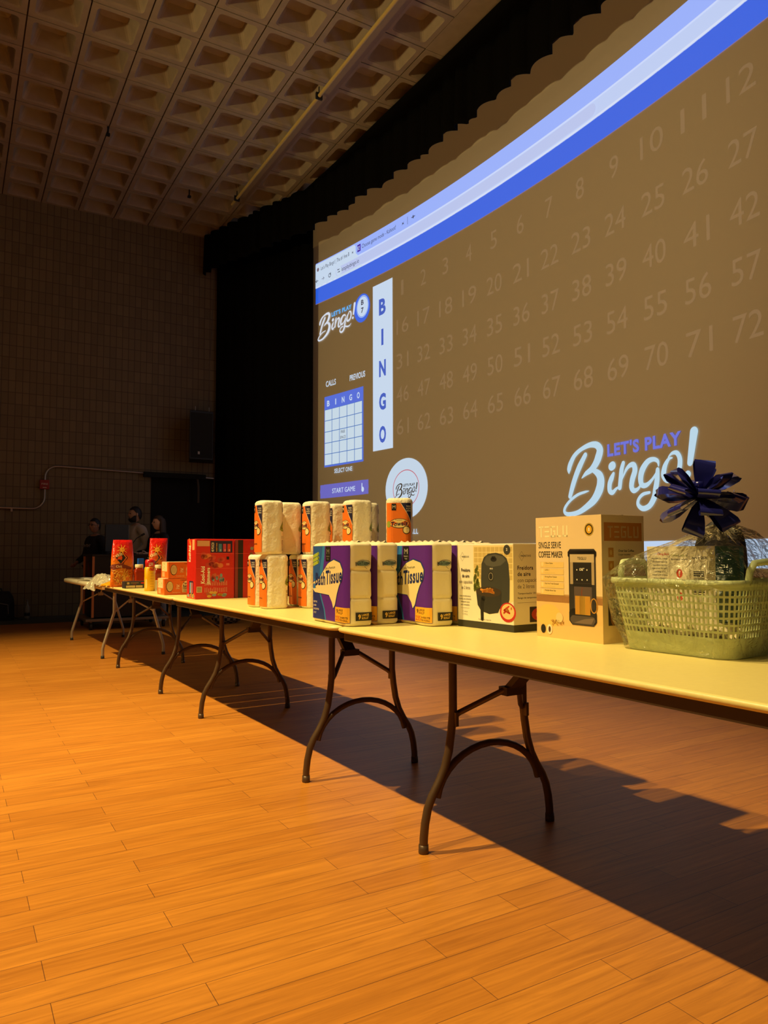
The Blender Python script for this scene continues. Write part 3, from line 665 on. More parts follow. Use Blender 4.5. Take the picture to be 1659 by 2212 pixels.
p.rect(.02, .078, .075, .079, ink(120, 100, 80)).text('1 ano', .048, .062, .005, BK, .03, 0, 'c').text('1.9 L', .048, .05, .005, BK, .03, 0, 'c').text('Imagen serv. sugerido', .13, .036, .005, BK, .075, 0)
p.ell(.298, .318, .019, .019, DG, 22).up().text('2', .298, .314, .010, WHT, .008, 1, 'c')
p.build('printed_front', t)
p = Print(faceF(A_, B_)); p.rect(0, 0, 2*A_, .028, ink(58, 56, 44)).up().ring(.045, .293, .014, .018, .001, BK, 4).text('MAINSTAYS', .040, .290, .008, BK, .055, .5)
for k, st in enumerate(('Freidora', 'de aire', 'con capacidad', 'de 2 litros')): p.text(st, .022, .240-k*.024, .016, ink(40, 34, 60) if k < 2 else ink(96, 84, 80), (.085, .070, .125, .090)[k], 1.2 if k < 2 else 0)
p.text('Temporizador 30 min', .022, .145, .007, BK, .12, .5).text('Rango de temperatura', .022, .128, .007, BK, .11, .5).rect(.02, .112, .24, .113, ink(120, 100, 80))
p.rect(.085, .035, .20, .095, ink(60, 46, 36)).up().ell(.14, .065, .045, .026, ink(190, 60, 36), 18).up()
for k in range(8): p.stroke([(.11+.05*random.random(), .055+.02*random.random()), (.12+.05*random.random(), .06+.02*random.random())], [.007, .006], ink(222, 150, 100), 1)
p.text('Fuente conveniente', .085, .022, .006, BK, .09, .3); p.build('printed_side', t)
# ---- coffee maker box
mcof = mat('carton_tan', (.84, .62, .34), .5, bump=.05, bscale=30)
t = thing('coffee_maker_box', 'tall tan carton for a single serve coffee maker, left of the basket', 'box', W(2.025, 1.885, TZ), ROT+.01)
A_, B_, HH = .108, .156, .434
MB().box((0, 0, HH/2), (2*A_, 2*B_, HH), mcof).box((0, 0, HH+.0006), (.006, 2*B_, .001), mat('carton_gap', (.08, .05, .03), .9)).build('carton', t, bevel=.003)
p = Print(faceL(A_, B_)); tc_, g_ = ink(196, 140, 76), ink(224, 182, 104)
p.rect(0, .0, 2*B_, .158, ink(236, 190, 120)).rect(0, .128, 2*B_, .152, ink(206, 146, 86)).rect(0, .152, 2*B_, .158, ink(242, 208, 150)).up()
p.ell(.062, .078, .060, .042, ink(238, 196, 100), 26).poly([(.0, .0), (2*B_, .0), (2*B_, .06), (.0, .035)], ink(240, 196, 126)).up()
# blocky brand letters
def blk(p, u, v, w, h, m, k=.018):
    x = u; s_ = w/5.4
    p.rect(x, v+h-k, x+s_*.9, v+h, m).rect(x+s_*.35, v, x+s_*.35+k, v+h, m); x += s_*1.1
    for j in range(3): p.rect(x, v+j*(h-k)/2, x+s_*.8, v+j*(h-k)/2+k, m)
    x += s_*1.1; p.rect(x, v, x+k, v+h, m).rect(x, v+h-k, x+s_*.85, v+h, m).rect(x, v, x+s_*.85, v+k, m).rect(x+s_*.85-k, v, x+s_*.85, v+h*.5, m).rect(x+s_*.4, v+h*.45, x+s_*.85, v+h*.45+k, m)
    x += s_*1.1; p.rect(x, v, x+k, v+h, m).rect(x, v, x+s_*.7, v+k, m); x += s_*1.0
    p.rect(x, v, x+k, v+h, m).rect(x+s_*.85-k, v, x+s_*.85, v+h, m).rect(x, v, x+s_*.85, v+k, m)
blk(p, .016, .362, .150, .040, ink(250, 236, 190), .006)
p.text('SINGLE SERVE', .014, .322, .024, ink(46, 38, 32), .112, .6).text('COFFEE MAKER', .014, .288, .024, ink(46, 38, 32), .120, .6)
p.ell(.258, .385, .021, .022, ink(60, 44, 20), 26).up().ring(.258, .385, .018, .019, .002, ink(232, 190, 60)).ell(.258, .385, .013, .014, ink(226, 170, 30), 20).up().text('1', .258, .379, .012, WHT, .006, 1, 'c')
for k in range(5):
    z = .252-k*.0245; p.rect(.022, z, .138, z+.020, ink(238, 200, 120)).up(); p.ell(.032, z+.012, .006, .008, ink(238, 214, 150), 10).text(('3 Brew Styles', '2-IN-1', 'Strong Brew System', 'Fast And Fresh Brewed', 'Multiple Brew Size')[k], .045, z+.013, .006, BK, (.04, .02, .06, .068, .054)[k], .4).text('.......................', .045, z+.005, .004, BK, .05, 0)
p.up(); bx = .163
def mach(x0, z0, x1, z1, r, m): p.poly([(bx+x, z) for x, z in ((x0+r, z0), (x1-r, z0), (x1, z0+r), (x1, z1-r), (x1-r, z1), (x0+r, z1), (x0, z1-r), (x0, z0+r))], m)
mach(0, .062, .122, .318, .006, ink(44, 38, 36)); mach(-.004, .290, .126, .312, .004, ink(40, 34, 32)); mach(-.001, .055, .124, .112, .014, ink(58, 50, 46)); p.up()
p.rect(bx+.006, .272, bx+.116, .300, ink(200, 176, 136)).rect(bx+.020, .202, bx+.104, .268, ink(28, 23, 22)).rect(bx+.006, .196, bx+.020, .272, ink(176, 152, 116)).rect(bx+.104, .196, bx+.116, .272, ink(176, 152, 116)).rect(bx+.018, .188, bx+.106, .198, ink(24, 20, 20)).rect(bx+.024, .112, bx+.104, .188, ink(92, 74, 68)).up()
p.text('TEGLU', bx+.061, .281, .010, BK, .040, 1, 'c').text('08"', bx+.061, .243, .010, WHT, .022, .5, 'c')
for i in range(3):
    for j in (0, 2): p.ell(bx+.038+i*.023, .212+j*.017, .0024, .0028, WHT, 8)
p.stroke([(bx+.062, .186), (bx+.058, .165), (bx+.062, .145)], [.003, .005, .003], ink(120, 60, 40), 3)
p.rect(bx+.028, .092, bx+.096, .156, ink(196, 138, 42)).rect(bx+.048, .092, bx+.074, .156, ink(220, 170, 66)).ring(bx+.112, .125, .012, .022, .004, ink(196, 136, 40))
mach(.004, .060, .118, .088, .010, ink(84, 70, 62)); p.up().poly([(bx+.02, .062), (bx+.10, .062), (bx+.114, .084), (bx+.07, .078)], ink(120, 100, 84))
for k in range(40): p.ell(.075+.06*random.random(), .048+.018*random.random(), .003, .002, ink(190, 140, 60), 6)
p.ell(.115, .075, .017, .018, ink(236, 206, 140), 16).ell(.034, .030, .012, .016, BK, 16).ell(.066, .030, .013, .018, ink(240, 226, 190), 16).up().ell(.066, .030, .006, .011, ink(90, 50, 30), 12)
p.build('printed_front', t)
p = Print(faceF(A_, B_)); p.rect(.012, .345, 2*A_-.012, .408, ink(196, 120, 28)).up(); blk(p, .030, .356, .165, .040, ink(206, 170, 110), .006)
for k in range(5):
    z = .290-k*.045; p.rect(.032, z, .058, z+.032, ink(200, 134, 34)).up().ell(.045, z+.016, .006, .009, ink(222, 176, 90), 12)
    if k < 3: p.text(('Over Ice Coffee', 'Strong Coffee', 'Fresh Coffee')[k], .082, z+.018, .008, BK, (.08, .07, .066)[k], .8).text(('Crispier mouthfeel', 'Bolder taste', 'Ready to go')[k], .082, z+.006, .006, BK, .06, .2)
p.rect(.026, .060, .12, .150, ink(56, 40, 28)).up().ell(.05, .09, .014, .03, ink(150, 100, 60), 14).ell(.09, .10, .013, .034, ink(190, 140, 60), 14).ell(.09, .132, .008, .01, ink(150, 96, 66), 12).rect(.03, .12, .05, .145, ink(170, 150, 90))
p.build('printed_side', t)
# ---- gift basket
mgreen = mat('basket_green', (.64, .72, .40), .4)
bt = thing('laundry_basket', 'pale green lattice plastic basket with handles, wrapped as a gift', 'basket', W(2.035, 1.462, TZ+.002), ROT+.05)
HB = .222
def bperi(z):
    k = z/HB; return Peri(.122+.036*k, .180+.036*k, .055+.01*k, 6)
zr = [0, .052]; nr = 7
cellh = (.195-.052)/nr
for k in range(nr): zr += [.052+cellh*(k+.30), .052+cellh*(k+1)]
zr += [.222]
q = MB(); NP = 88; rows = []
pers = {}
for z in zr:
    pe = bperi(z); row = []
    for k in range(NP):
        for f in (0, .36): c = pe.at(pe.L*(k+f)/NP); row.append((c[0], c[1], z))
    rows.append(row)
n = len(rows[0]); vs = [v for r in rows for v in r]; fs = []
for i in range(len(zr)-1):
    hole_row = 1 <= i < len(zr)-2 and i % 2 == 0 
    for k in range(n):
        if i >= 2 and i < len(zr)-2 and (i % 2 == 0) and k % 2 == 1: continue
        k2 = (k+1) % n; fs.append((i*n+k, i*n+k2, (i+1)*n+k2, (i+1)*n+k))
fs.append(tuple(range(n-1, -1, -1))); q.add(vs, fs, mgreen, False)
q.build('lattice_body', bt, solid=.003)
pe = bperi(HB); rim = MB(); rim.grid([[(lambda c: (c[0]+c[2]*d, c[1]+c[3]*d, z))(pe.at(pe.L*k/96)) for k in range(96)] for d, z in ((0, .205), (.007, .206), (.009, .215), (.007, .224), (0, .2245), (-.002, .218))], mgreen, True, True); rim.build('rim', bt)
for sg in (-1, 1):
    y = sg*(.216); h_ = MB()
    h_.tube([(-.075, y, .215), (-.072, y+sg*.004, .25), (-.055, y+sg*.008, .272), (0, y+sg*.010, .276), (.055, y+sg*.008, .272), (.072, y+sg*.004, .25), (.075, y, .215)], .010, mgreen, 10); h_.build('handle', bt)
tb = thing('fragrance_box', 'white printed carton with green sides standing tilted in the green basket', 'box', W(2.070, 1.487, .79), ROT-.03)
bxm = mat('carton_white', (.78, .70, .50), .5); A_, B_, HH = .068, .126, .290
MB().box((0, 0, HH/2), (2*A_, 2*B_, HH), bxm).box((0, -B_-.0007, HH/2), (2*A_-.001, .001, HH-.001), mat('carton_teal', (.06, .16, .12), .5)).build('carton', tb, bevel=.002)
p = Print(faceL(A_, B_)); p.up()
p.text('Giving Back', .042, .262, .008, ink(200, 50, 40), .045, .8)
for k in range(9): p.text(('Home Made Corp. is deeply', 'committed to supporting', 'organizations that help', 'those in need. We donate', 'a percentage of our', "company's profits to various", "women's charities.*", 'The following is a sampling', 'of these charities')[k], .050, .249-k*.0105, .0050, BK, (.062, .058, .054, .060, .046, .06, .05, .06, .045)[k], .3, 'c')
p.text('www.stjude.org', .05, .142, .005, NV, .04, .5, 'c').text('morganshelpline.org', .05, .132, .005, NV, .05, .5, 'c')
for u in (.088, .162): p.rect(u, .10, u+.0006, .27, ink(150, 120, 80))
p.text('Connect with us', .125, .258, .008, ink(140, 150, 50), .062, .6, 'c').text('#community  #scents', .125, .247, .005, NV, .06, .3, 'c')
for k in range(3): p.ell(.125, .205-k*.036, .0115, .0135, ink(206, 66, 30), 22)
p.text('Item # 50078', .172, .250, .008, BK, .052, 1)
for k in range(13): p.rect(.176, .135+k*.0062, .214, .135+k*.0062+random.choice((.0018, .003, .004)), BK)
p.up().text('f', .125, .1965, .017, WHT, .007, 2, 'c').ring(.125, .169, .0042, .0042, .0014, WHT, 14)
p.poly([(.1185, .1625), (.1315, .1625), (.1315, .1755), (.1185, .1755)], ink(206, 66, 30)) if False else p.ring(.125, .169, .0072, .0072, .0012, WHT, 4)
p.build('printed_front', tb)
p = Print(faceF(A_, B_), .001); p.up().rect(2*A_-.022, .005, 2*A_-.002, HH-.005, ink(60, 130, 150)); p.build('printed_side', tb)
# black rounded case behind the carton
q = MB(); rows = []
for k in range(15):
    z = .0+.365*k/14; f = (1-(max(0, (k-8)/6.3))**2.6)**.5 if k < 14 else .12; pe = Peri(.018*f+.006, .090*(.25+.75*f), .005+.015*f, 5)
    rows.append([(lambda c: (c[0]+.004*math.sin(z*20), c[1], z))(pe.at(pe.L*j/48)) for j in range(48)])
mcase = mat('case_black', (.012, .010, .010), .35, bump=.15, bscale=12)
q.grid(rows, mcase, True, True); q.add(rows[0], [tuple(range(47, -1, -1))], mcase); q.add(rows[-1], [tuple(range(48))], mcase)
t = thing('black_case', 'black rounded case sticking up at the back of the green basket', 'case', W(2.172, 1.462, TZ+.040), ROT)
q.build('shell', t)
MB().tube([(-.02, -.05, .30), (-.028, -.03, .335), (-.028, .03, .335), (-.02, .05, .30)], .008, mcase, 8).build('carry_loop', t)
# crumpled tissue filling
q = MB(); rows = []
for i in range(26):
    rows.append([(-.112+.224*j/19, -.165+.33*i/25, .050+.075*abs(noise.noise(Vector((i*.35, j*.4, 1))))+.02*noise.noise(Vector((i, j, 4)))) for j in range(20)])
tag(q.grid(rows, mat('crepe_white', (.72, .64, .42), .7), False).build('crumpled_paper', loc=W(2.035, 1.462, TZ), rz=ROT+.05, solid=.001), 'crumpled white filling paper in the bottom of the green basket', 'paper')
# cellophane
m, nt, b = new_mat('clear_film'); b.inputs['Base Color'].default_value = (1, .96, .85, 1)
out = nt.nodes['Material Output']; tr = nt.nodes.new('ShaderNodeBsdfTransparent'); gl = nt.nodes.new('ShaderNodeBsdfGlossy'); gl.inputs['Roughness'].default_value = .13; gl.inputs['Color'].default_value = (1, .97, .9, 1)
lw = nt.nodes.new('ShaderNodeLayerWeight'); lw.inputs[0].default_value = .28; ms = nt.nodes.new('ShaderNodeMixShader'); tr.inputs[0].default_value = (.985, .98, .96, 1)
ma = nt.nodes.new('ShaderNodeMath'); ma.operation = 'MULTIPLY_ADD'; ma.inputs[1].default_value = .75; ma.inputs[2].default_value = .03
nt.links.new(lw.outputs['Fresnel'], ma.inputs[0]); nt.links.new(ma.outputs[0], ms.inputs[0]); nt.links.new(tr.outputs[0], ms.inputs[1]); nt.links.new(gl.outputs[0], ms.inputs[2]); nt.links.new(ms.outputs[0], out.inputs[0])
n1 = nt.nodes.new('ShaderNodeTexNoise'); n1.inputs['Scale'].default_value = 26; n1.inputs['Detail'].default_value = 3; n1.inputs['Distortion'].default_value = 2.0
tcn = nt.nodes.new('ShaderNodeTexCoord'); nt.links.new(tcn.outputs['Object'], n1.inputs['Vector'])
bpn = nt.nodes.new('ShaderNodeBump'); bpn.inputs['Strength'].default_value = .9; bpn.inputs['Distance'].default_value = .02; nt.links.new(n1.outputs[0], bpn.inputs['Height'])
nt.links.new(bpn.outputs[0], gl.inputs['Normal']); nt.links.new(bpn.outputs[0], lw.inputs['Normal'])
MFILM = m
q = MB(); rows = []; NK = 120
neck = Vector((-.015, -.10, .385))
lev = [(0, .005, 1.0), (0, .03, 1.0), (0, .09, 1.0), (0, .16, 1.0), (0, .225, 1.0), (.10, .255, 1), (.28, .295, 1), (.5, .325, 1), (.72, .352, 1), (.88, .374, 1), (.97, .386, 1), (.97, .40, 1), (.86, .425, 1), (.74, .45, 1)]
for li, (kk, z, _) in enumerate(lev):
    pe = Peri(.122+.036*min(z, .222)/.222+.016+.012*(z > .05), .180+.036*min(z, .222)/.222+.016+.012*(z > .05), .07, 6); row = []
    for j in range(NK):
        c = pe.at(pe.L*j/NK); x, y = c[0], c[1]
        if kk > .05 and x > .02: zz = z+.04*math.sin(min(1, kk)*PI)*(x/.16)
        else: zz = z
        pl = .006*noise.noise(Vector((j*.45, z*5, 0)))+.004*noise.noise(Vector((j*1.3, z*30, 2)))
        cx = x+(neck.x-x)*kk; cy = y+(neck.y-y)*kk
        pl2 = .012*math.sin(j*1.25)*(1 if kk > .8 else kk)*(.5 if kk < .9 else .7)
        row.append((cx+c[2]*(pl+pl2), cy+c[3]*(pl+pl2), zz+(.012*math.sin(j*.9) if li == len(lev)-1 else 0)))
    rows.append(row)
q.grid(rows, MFILM, True, True)
fl = thing('cellophane_wrap', 'clear crinkled cellophane gathered up around the green basket', 'wrapping', W(2.035, 1.462, TZ), ROT+.05)
q.build('film', fl)
MB().tube([(neck.x+.016*math.cos(a), neck.y+.016*math.sin(a), neck.z+.006) for a in [2*PI*k/16 for k in range(17)]], .004, mat('ribbon_tie', (.02, .02, .10), .3), 6).build('tie', fl)
# bow
mrib = mat('ribbon_blue', (.022, .024, .22), .18, .25, coat=.6)
bw = thing('gift_bow', 'shiny dark blue star bow on top of the wrapped basket', 'bow', W(1.945, 1.372, 1.225), 0)
def bow_loop(d, L, wd, gap):
    d = Vector(d).normalized(); up_ = Vector((random.uniform(-.3, .3), random.uniform(-.3, .3), 1)); sv = d.cross(up_).normalized(); nv = sv.cross(d)
    a = random.uniform(-.5, .5); sv, nv = sv*math.cos(a)+nv*math.sin(a), nv*math.cos(a)-sv*math.sin(a)
    prof = [(.004, .0), (.30, .55), (.65, .95), (.90, .80), (.985, .42), (1.0, 0), (.985, -.42), (.90, -.80), (.65, -.95), (.30, -.55), (.004, 0)]
    L_, R_ = [], []
    for k, (x, g) in enumerate(prof):
        ww = wd*(.22+.78*min(1, x*1.15)); P_ = d*L*x+nv*gap*g
        skew = .10*L*(1 if k > 5 else -1)*x
        L_.append(P_+sv*ww+d*skew*.3); R_.append(P_-sv*ww-d*skew*.3)
    bm_ = MB().grid([L_, R_], mrib, True); return bm_
dirs = []
for k in range(7): a = 2*PI*k/7; dirs.append((math.cos(a), math.sin(a), -.30, .128))
for k in range(7): a = 2*PI*(k+.5)/7; dirs.append((math.cos(a), math.sin(a), .25, .120))
for k in range(5): a = 2*PI*(k+.3)/5; dirs.append((math.cos(a), math.sin(a), 1.0, .108))
random.seed(21)
cdir = -(W(1.945, 1.372, 1.225)-Vector((0, 0, H))).normalized()   # the bow's flat axis tips a little towards the room
axis = (Vector((0, 0, 1))*.75+Vector((-.8, -.55, 0))*.75).normalized(); RB = Vector((0, 0, 1)).rotation_difference(axis).to_matrix()
for x, y, z, L in dirs: bow_loop(RB @ Vector((x, y, z)), L, .030, .013).build('ribbon_loop', bw)
MB().lathe([(.0, 0), (.014, .004), (.014, .018), (0, .02)], mrib, RB @ Vector((0, 0, .035)), 14).build('centre_curl', bw)
MB().tube([(0, 0, 0), Vector(W(2.02, 1.364, 1.15))-Vector(W(1.945, 1.372, 1.225))], .004, mrib, 6).build('tie_ribbon', bw)
random.seed(9)
# ---- red drink cases (mascot artwork left out)
mred = mat('case_red', srgb(206, 38, 26), .35, bump=.25, bscale=18)
def red_case(second):
    t = bpy.data.objects.new('drink_pouch_case', None); C.objects.link(t); A_, B_, HH = .136, .098, .405
    MB().box((0, 0, HH/2), (2*A_, 2*B_, HH), mred).build('carton', t, bevel=.006)
    p = Print(faceF(A_, B_)); p.up()
    if not second:
        p.rect(.010, .355, .095, .392, ink(226, 170, 120)).rect(.100, .312, .255, .392, ink(34, 30, 64)).up()
        p.text('40 POUCH', .125, .318, .018, WHT, .062, 1.5, 'l', PI/2).text('VARIETY PACK', .148, .318, .008, YEL, .06, .8, 'l', PI/2)
        for k in range(3): p.rect(.158+k*.031, .318, .180+k*.031, .372, (ink(70, 130, 170), ink(196, 60, 80), ink(196, 60, 40))[k]).up().text('10', .176+k*.031, .322, .009, WHT, .012, .8, 'l', PI/2)
        p.text('Kool-Aid', .062, .105, .026, WHT, .115, 2, 'l', PI/2).text('Jammers', .098, .095, .024, WHT, .115, 2, 'l', PI/2)
        for k in range(11): p.ell(.06+.15*random.random(), .015+.03*random.random(), .016, .009, random.choice([ink(220, 170, 50), ink(150, 160, 150), ink(180, 90, 50), RED]), 12)
        for k in range(14): p.ell(.11+.09*random.random(), .12+.05*random.random(), .010, .014, random.choice([ink(120, 150, 160), ink(200, 90, 60), ink(196, 50, 36), ink(150, 60, 50)]), 10)
        for k in range(16): p.ell(.05+.14*random.random(), .215+.09*random.random(), .020, .016, random.choice([ink(190, 60, 44), ink(206, 72, 50), ink(222, 120, 60), ink(160, 40, 36)]), 12)
        p.rect(.008, .045, .045, .085, ink(220, 190, 140)).up()
        for k in range(9): p.rect(.012, .049+k*.0037, .041, .0505+k*.0037, BK)
        for k in range(13):
            for j in range(2): p.rect(.065+k*.0125, .045+j*.045, .068+k*.0125, .082+j*.040-random.random()*.014, ink(214, 180, 140))
        p.rect(.215, .265, .232, .285, BK).rect(.212, .225, .235, .24, ink(230, 120, 90))
    else:
        p.rect(.002, .0, .020, .40, ink(150, 60, 60)).rect(.022, .0, .060, .40, ink(44, 30, 20)).rect(.11, .02, .27, .39, ink(196, 50, 40)).up()
        for k in range(60): p.ell(.115+.15*random.random(), .03+.35*random.random(), .012, .012, random.choice([ink(150, 160, 140), ink(220, 120, 60), ink(120, 110, 60), RED]), 8)
    for z in (.205, .305): p.rect(0, z, 2*A_, z+.0015, ink(240, 110, 90))
    p.build('printed_front', t)
    p = Print(faceL(A_, B_)); p.up()
    if not second:
        p.rect(.06, .03, .15, .12, ink(30, 30, 70)).rect(.12, .33, .17, .40, ink(222, 170, 110)).stroke([(.05, .40), (.08, .36), (.05, .30)], [.02, .03, .02], ink(236, 130, 40)).up()
        p.text('Kool-Aid', .085, .25, .045, WHT, .11, 2, 'l', PI/2).rect(.075, .04, .10, .11, ink(150, 180, 200)).rect(.11, .04, .135, .11, ink(210, 120, 120))
        for k in range(8): p.ell(.02+.16*random.random(), .01+.02*random.random(), .016, .01, random.choice([ink(220, 170, 50), ink(150, 160, 150)]), 10)
    p.build('printed_end', t); return t
t = red_case(False); tag(t, 'red drink pouch case with printed front, at the left of the pair', 'case', 'red drink cases'); t.location = W(1.648, 4.965, TZ); t.rotation_euler.z = ROT
t = red_case(True); tag(t, 'red drink pouch case with a broad black stripe, beside the paper towels', 'case', 'red drink cases'); t.location = W(1.925, 4.975, TZ); t.rotation_euler.z = ROT
# ---- noodle cartons
mno = mat('noodle_orange', srgb(228, 112, 34), .4, bump=.2, bscale=20)
def noodle(loc, rz, lb):
    t = thing('noodle_carton', lb, 'carton', loc, rz, 'noodle cartons'); A_, B_, HH = .135, .098, .120
    MB().box((0, 0, HH/2), (2*A_, 2*B_, HH), mno).box((0, 0, HH), (2*A_-.01, 2*B_-.01, .004), mat('film_top', (.85, .74, .48), .3)).build('carton', t, bevel=.004)
    p = Print(faceF(A_, B_)); cr_ = ink(238, 214, 160); p.up().ell(.040, .062, .026, .040, BK, 18).up().ell(.041, .063, .023, .036, ink(222, 196, 130), 18).up()
    for k in range(5): p.stroke([(.022+k*.008, .04), (.03+k*.008, .085)], [.001, .001], BK, 1)
    p.text('24', .090, .055, .022, cr_, .022, 2).ring(.1, .062, .018, .022, .001, BK, 4).rect(.088, .044, .112, .049, cr_)
    p.ell(.178, .062, .046, .044, cr_, 24).rect(.134, .018, .224, .06, cr_).up().text('Top', .140, .078, .016, BK, .026, 2).text('Ramen', .140, .058, .016, BK, .052, 2).text('CHICKEN', .140, .043, .009, BK, .045, 1).text('FLAVOR NOODLE SOUP', .140, .022, .007, BK, .08, .5).text('24 packages inside', .060, .014, .007, cr_, .06, .5).text('CHICKEN FLAVOR', .12, .104, .008, BK, .10, .5)
    p.text('*', .19, .082, .014, RED, .012, 2)
    p.build('printed_front', t)
    p = Print(faceL(A_, B_)); p.up().rect(.02, .05, .16, .118, cr_).rect(.03, .01, .10, .045, ink(232, 170, 110)).up()
    for k in range(8): p.ell(.03+.1*random.random(), .06+.05*random.random(), .010, .006, ink(190, 200, 110), 8)
    p.build('printed_end', t)
noodle(W(1.612, 5.60, TZ), ROT, 'orange noodle carton on the table, under the other one')
noodle(W(1.640, 5.60, TZ+.123), ROT, 'orange noodle carton stacked on top of the other one')
# ---- spray can
t = thing('cooking_spray_can', 'yellow cooking spray can with a red cap, left of the noodle cartons', 'can', W(1.545, 6.20, TZ), ROT)
my = mat('can_yellow', srgb(246, 190, 20), .3)
MB().lathe([(.040, 0), (.043, .004), (.043, .185), (.040, .195)], my, n=32).build('can', t)
MB().lathe([(.039, .195), (.039, .243), (.034, .256), (.02, .259)], mat('cap_red', srgb(206, 26, 30), .3), n=32).build('cap', t)
cyl = lambda r: (lambda u, v, o: Vector(((r+o)*math.sin(u/r-.75), -(r+o)*math.cos(u/r-.75), v)))
p = Print(cyl(.043)); p.up()
for k in range(6): p.rect(.025, .035+k*.022, .055, .037+k*.022, ink(190, 120, 20), 3)
p.up().ell(-.008, .06, .010, .04, ink(238, 214, 120), 16).text('PAM', .02, .165, .028, RED, .04, 2); p.build('label', t)
p = Print(cyl(.0395)); p.up().text('LOW', .012, .205, .03, WHT, .035, 2); p.build('cap_label', t)
# ---- seasoning jars
def jar(loc, lb):
    t = thing('seasoning_jar', lb, 'jar', loc, ROT, 'seasoning jars'); mj = mat('spice_red', srgb(150, 44, 12), .25)
    pe0 = Peri(.042, .042, .012, 4); q = MB(); rows = []
    for s_, z in ((.92, 0), (1, .006), (.96, .02), (.93, .10), (1.0, .115), (1.04, .135), (1.0, .155), (.78, .172), (.70, .176)):
        rows.append([(lambda c: (c[0]*s_, c[1]*s_, z))(pe0.at(pe0.L*k/40)) for k in range(40)])
    q.grid(rows, mj, True, True).add(rows[0], [tuple(range(39, -1, -1))], mj).add(rows[-1], [tuple(range(40))], mj); q.build('jar', t)
    MB().lathe([(.036, .176), (.037, .18), (.037, .205), (.033, .208)], mat('lid_cream', (.78, .64, .40), .4), n=28).build('lid', t)
jar(W(1.660, 7.06, TZ), 'jar of red seasoning with a cream lid beside the near chips bag')
jar(W(1.735, 6.65, TZ), 'jar of red seasoning half hidden behind the yellow spray can')
tag(MB().box((0, 0, .13), (.055, .05, .26), mat('carton_blue', srgb(24, 84, 190), .4)).build('blue_carton', loc=W(1.765, 7.45, TZ), rz=ROT, bevel=.004), 'narrow blue carton behind the seasoning jar', 'carton')
# ---- flat dark box
t = thing('pasta_box', 'flat dark blue carton lying in front of the seasoning jar', 'box', W(1.560, 6.79, TZ), ROT+.02)
A_, B_, HH = .098, .05, .062
MB().box((0, 0, HH/2), (2*A_, 2*B_, HH), mat('box_navy', (.035, .032, .045), .4)).build('carton', t, bevel=.002)
p = Print(faceF(A_, B_)); p.up().rect(.012, .006, .09, .026, ink(214, 190, 140)).rect(.096, .006, .155, .026, ink(214, 190, 140)).rect(.02, .036, .04, .055, ink(200, 170, 110)).ell(.155, .047, .018, .007, RED, 16).rect(.05, .046, .12, .050, ink(190, 150, 110)).rect(.07, .036, .10, .039, ink(170, 50, 50)); p.build('printed_front', t)
tag(MB().box((0, 0, .04), (.09, .05, .08), mat('carton_white', (.78, .70, .50), .5)).box((.02, -.0256, .045), (.035, .001, .04), BK).box((.02, -.0256, .012), (.06, .001, .018), BK).build('small_white_box', loc=W(1.665, 6.36, TZ), rz=ROT), 'small white box with black marks between spray can and noodle cartons', 'box')
# ---- chips bags
m, nt, b = new_mat('chips_bag'); b.inputs['Roughness'].default_value = .28
tc2 = nt.nodes.new('ShaderNodeTexCoord'); se = nt.nodes.new('ShaderNodeSeparateXYZ'); nt.links.new(tc2.outputs['Object'], se.inputs[0])
rp = nt.nodes.new('ShaderNodeValToRGB'); nt.links.new(se.outputs[2], rp.inputs[0]); e = rp.color_ramp.elements
e[0].position = 0; e[0].color = (*srgb(222, 110, 20), 1); e[1].position = .42; e[1].color = (*srgb(216, 28, 22), 1)
e2 = rp.color_ramp.elements.new(.22); e2.color = (*srgb(232, 130, 24), 1); e3 = rp.color_ramp.elements.new(.31); e3.color = (*srgb(222, 60, 24), 1)
nt.links.new(rp.outputs[0], b.inputs['Base Color']); nz = nt.nodes.new('ShaderNodeTexNoise'); nz.inputs['Scale'].default_value = 22; nt.links.new(tc2.outputs['Object'], nz.inputs['Vector'])
bq = nt.nodes.new('ShaderNodeBump'); bq.inputs['Strength'].default_value = .7; bq.inputs['Distance'].default_value = .015; nt.links.new(nz.outputs[0], bq.inputs['Height']); nt.links.new(bq.outputs[0], b.inputs['Normal'])
MCHIP = m
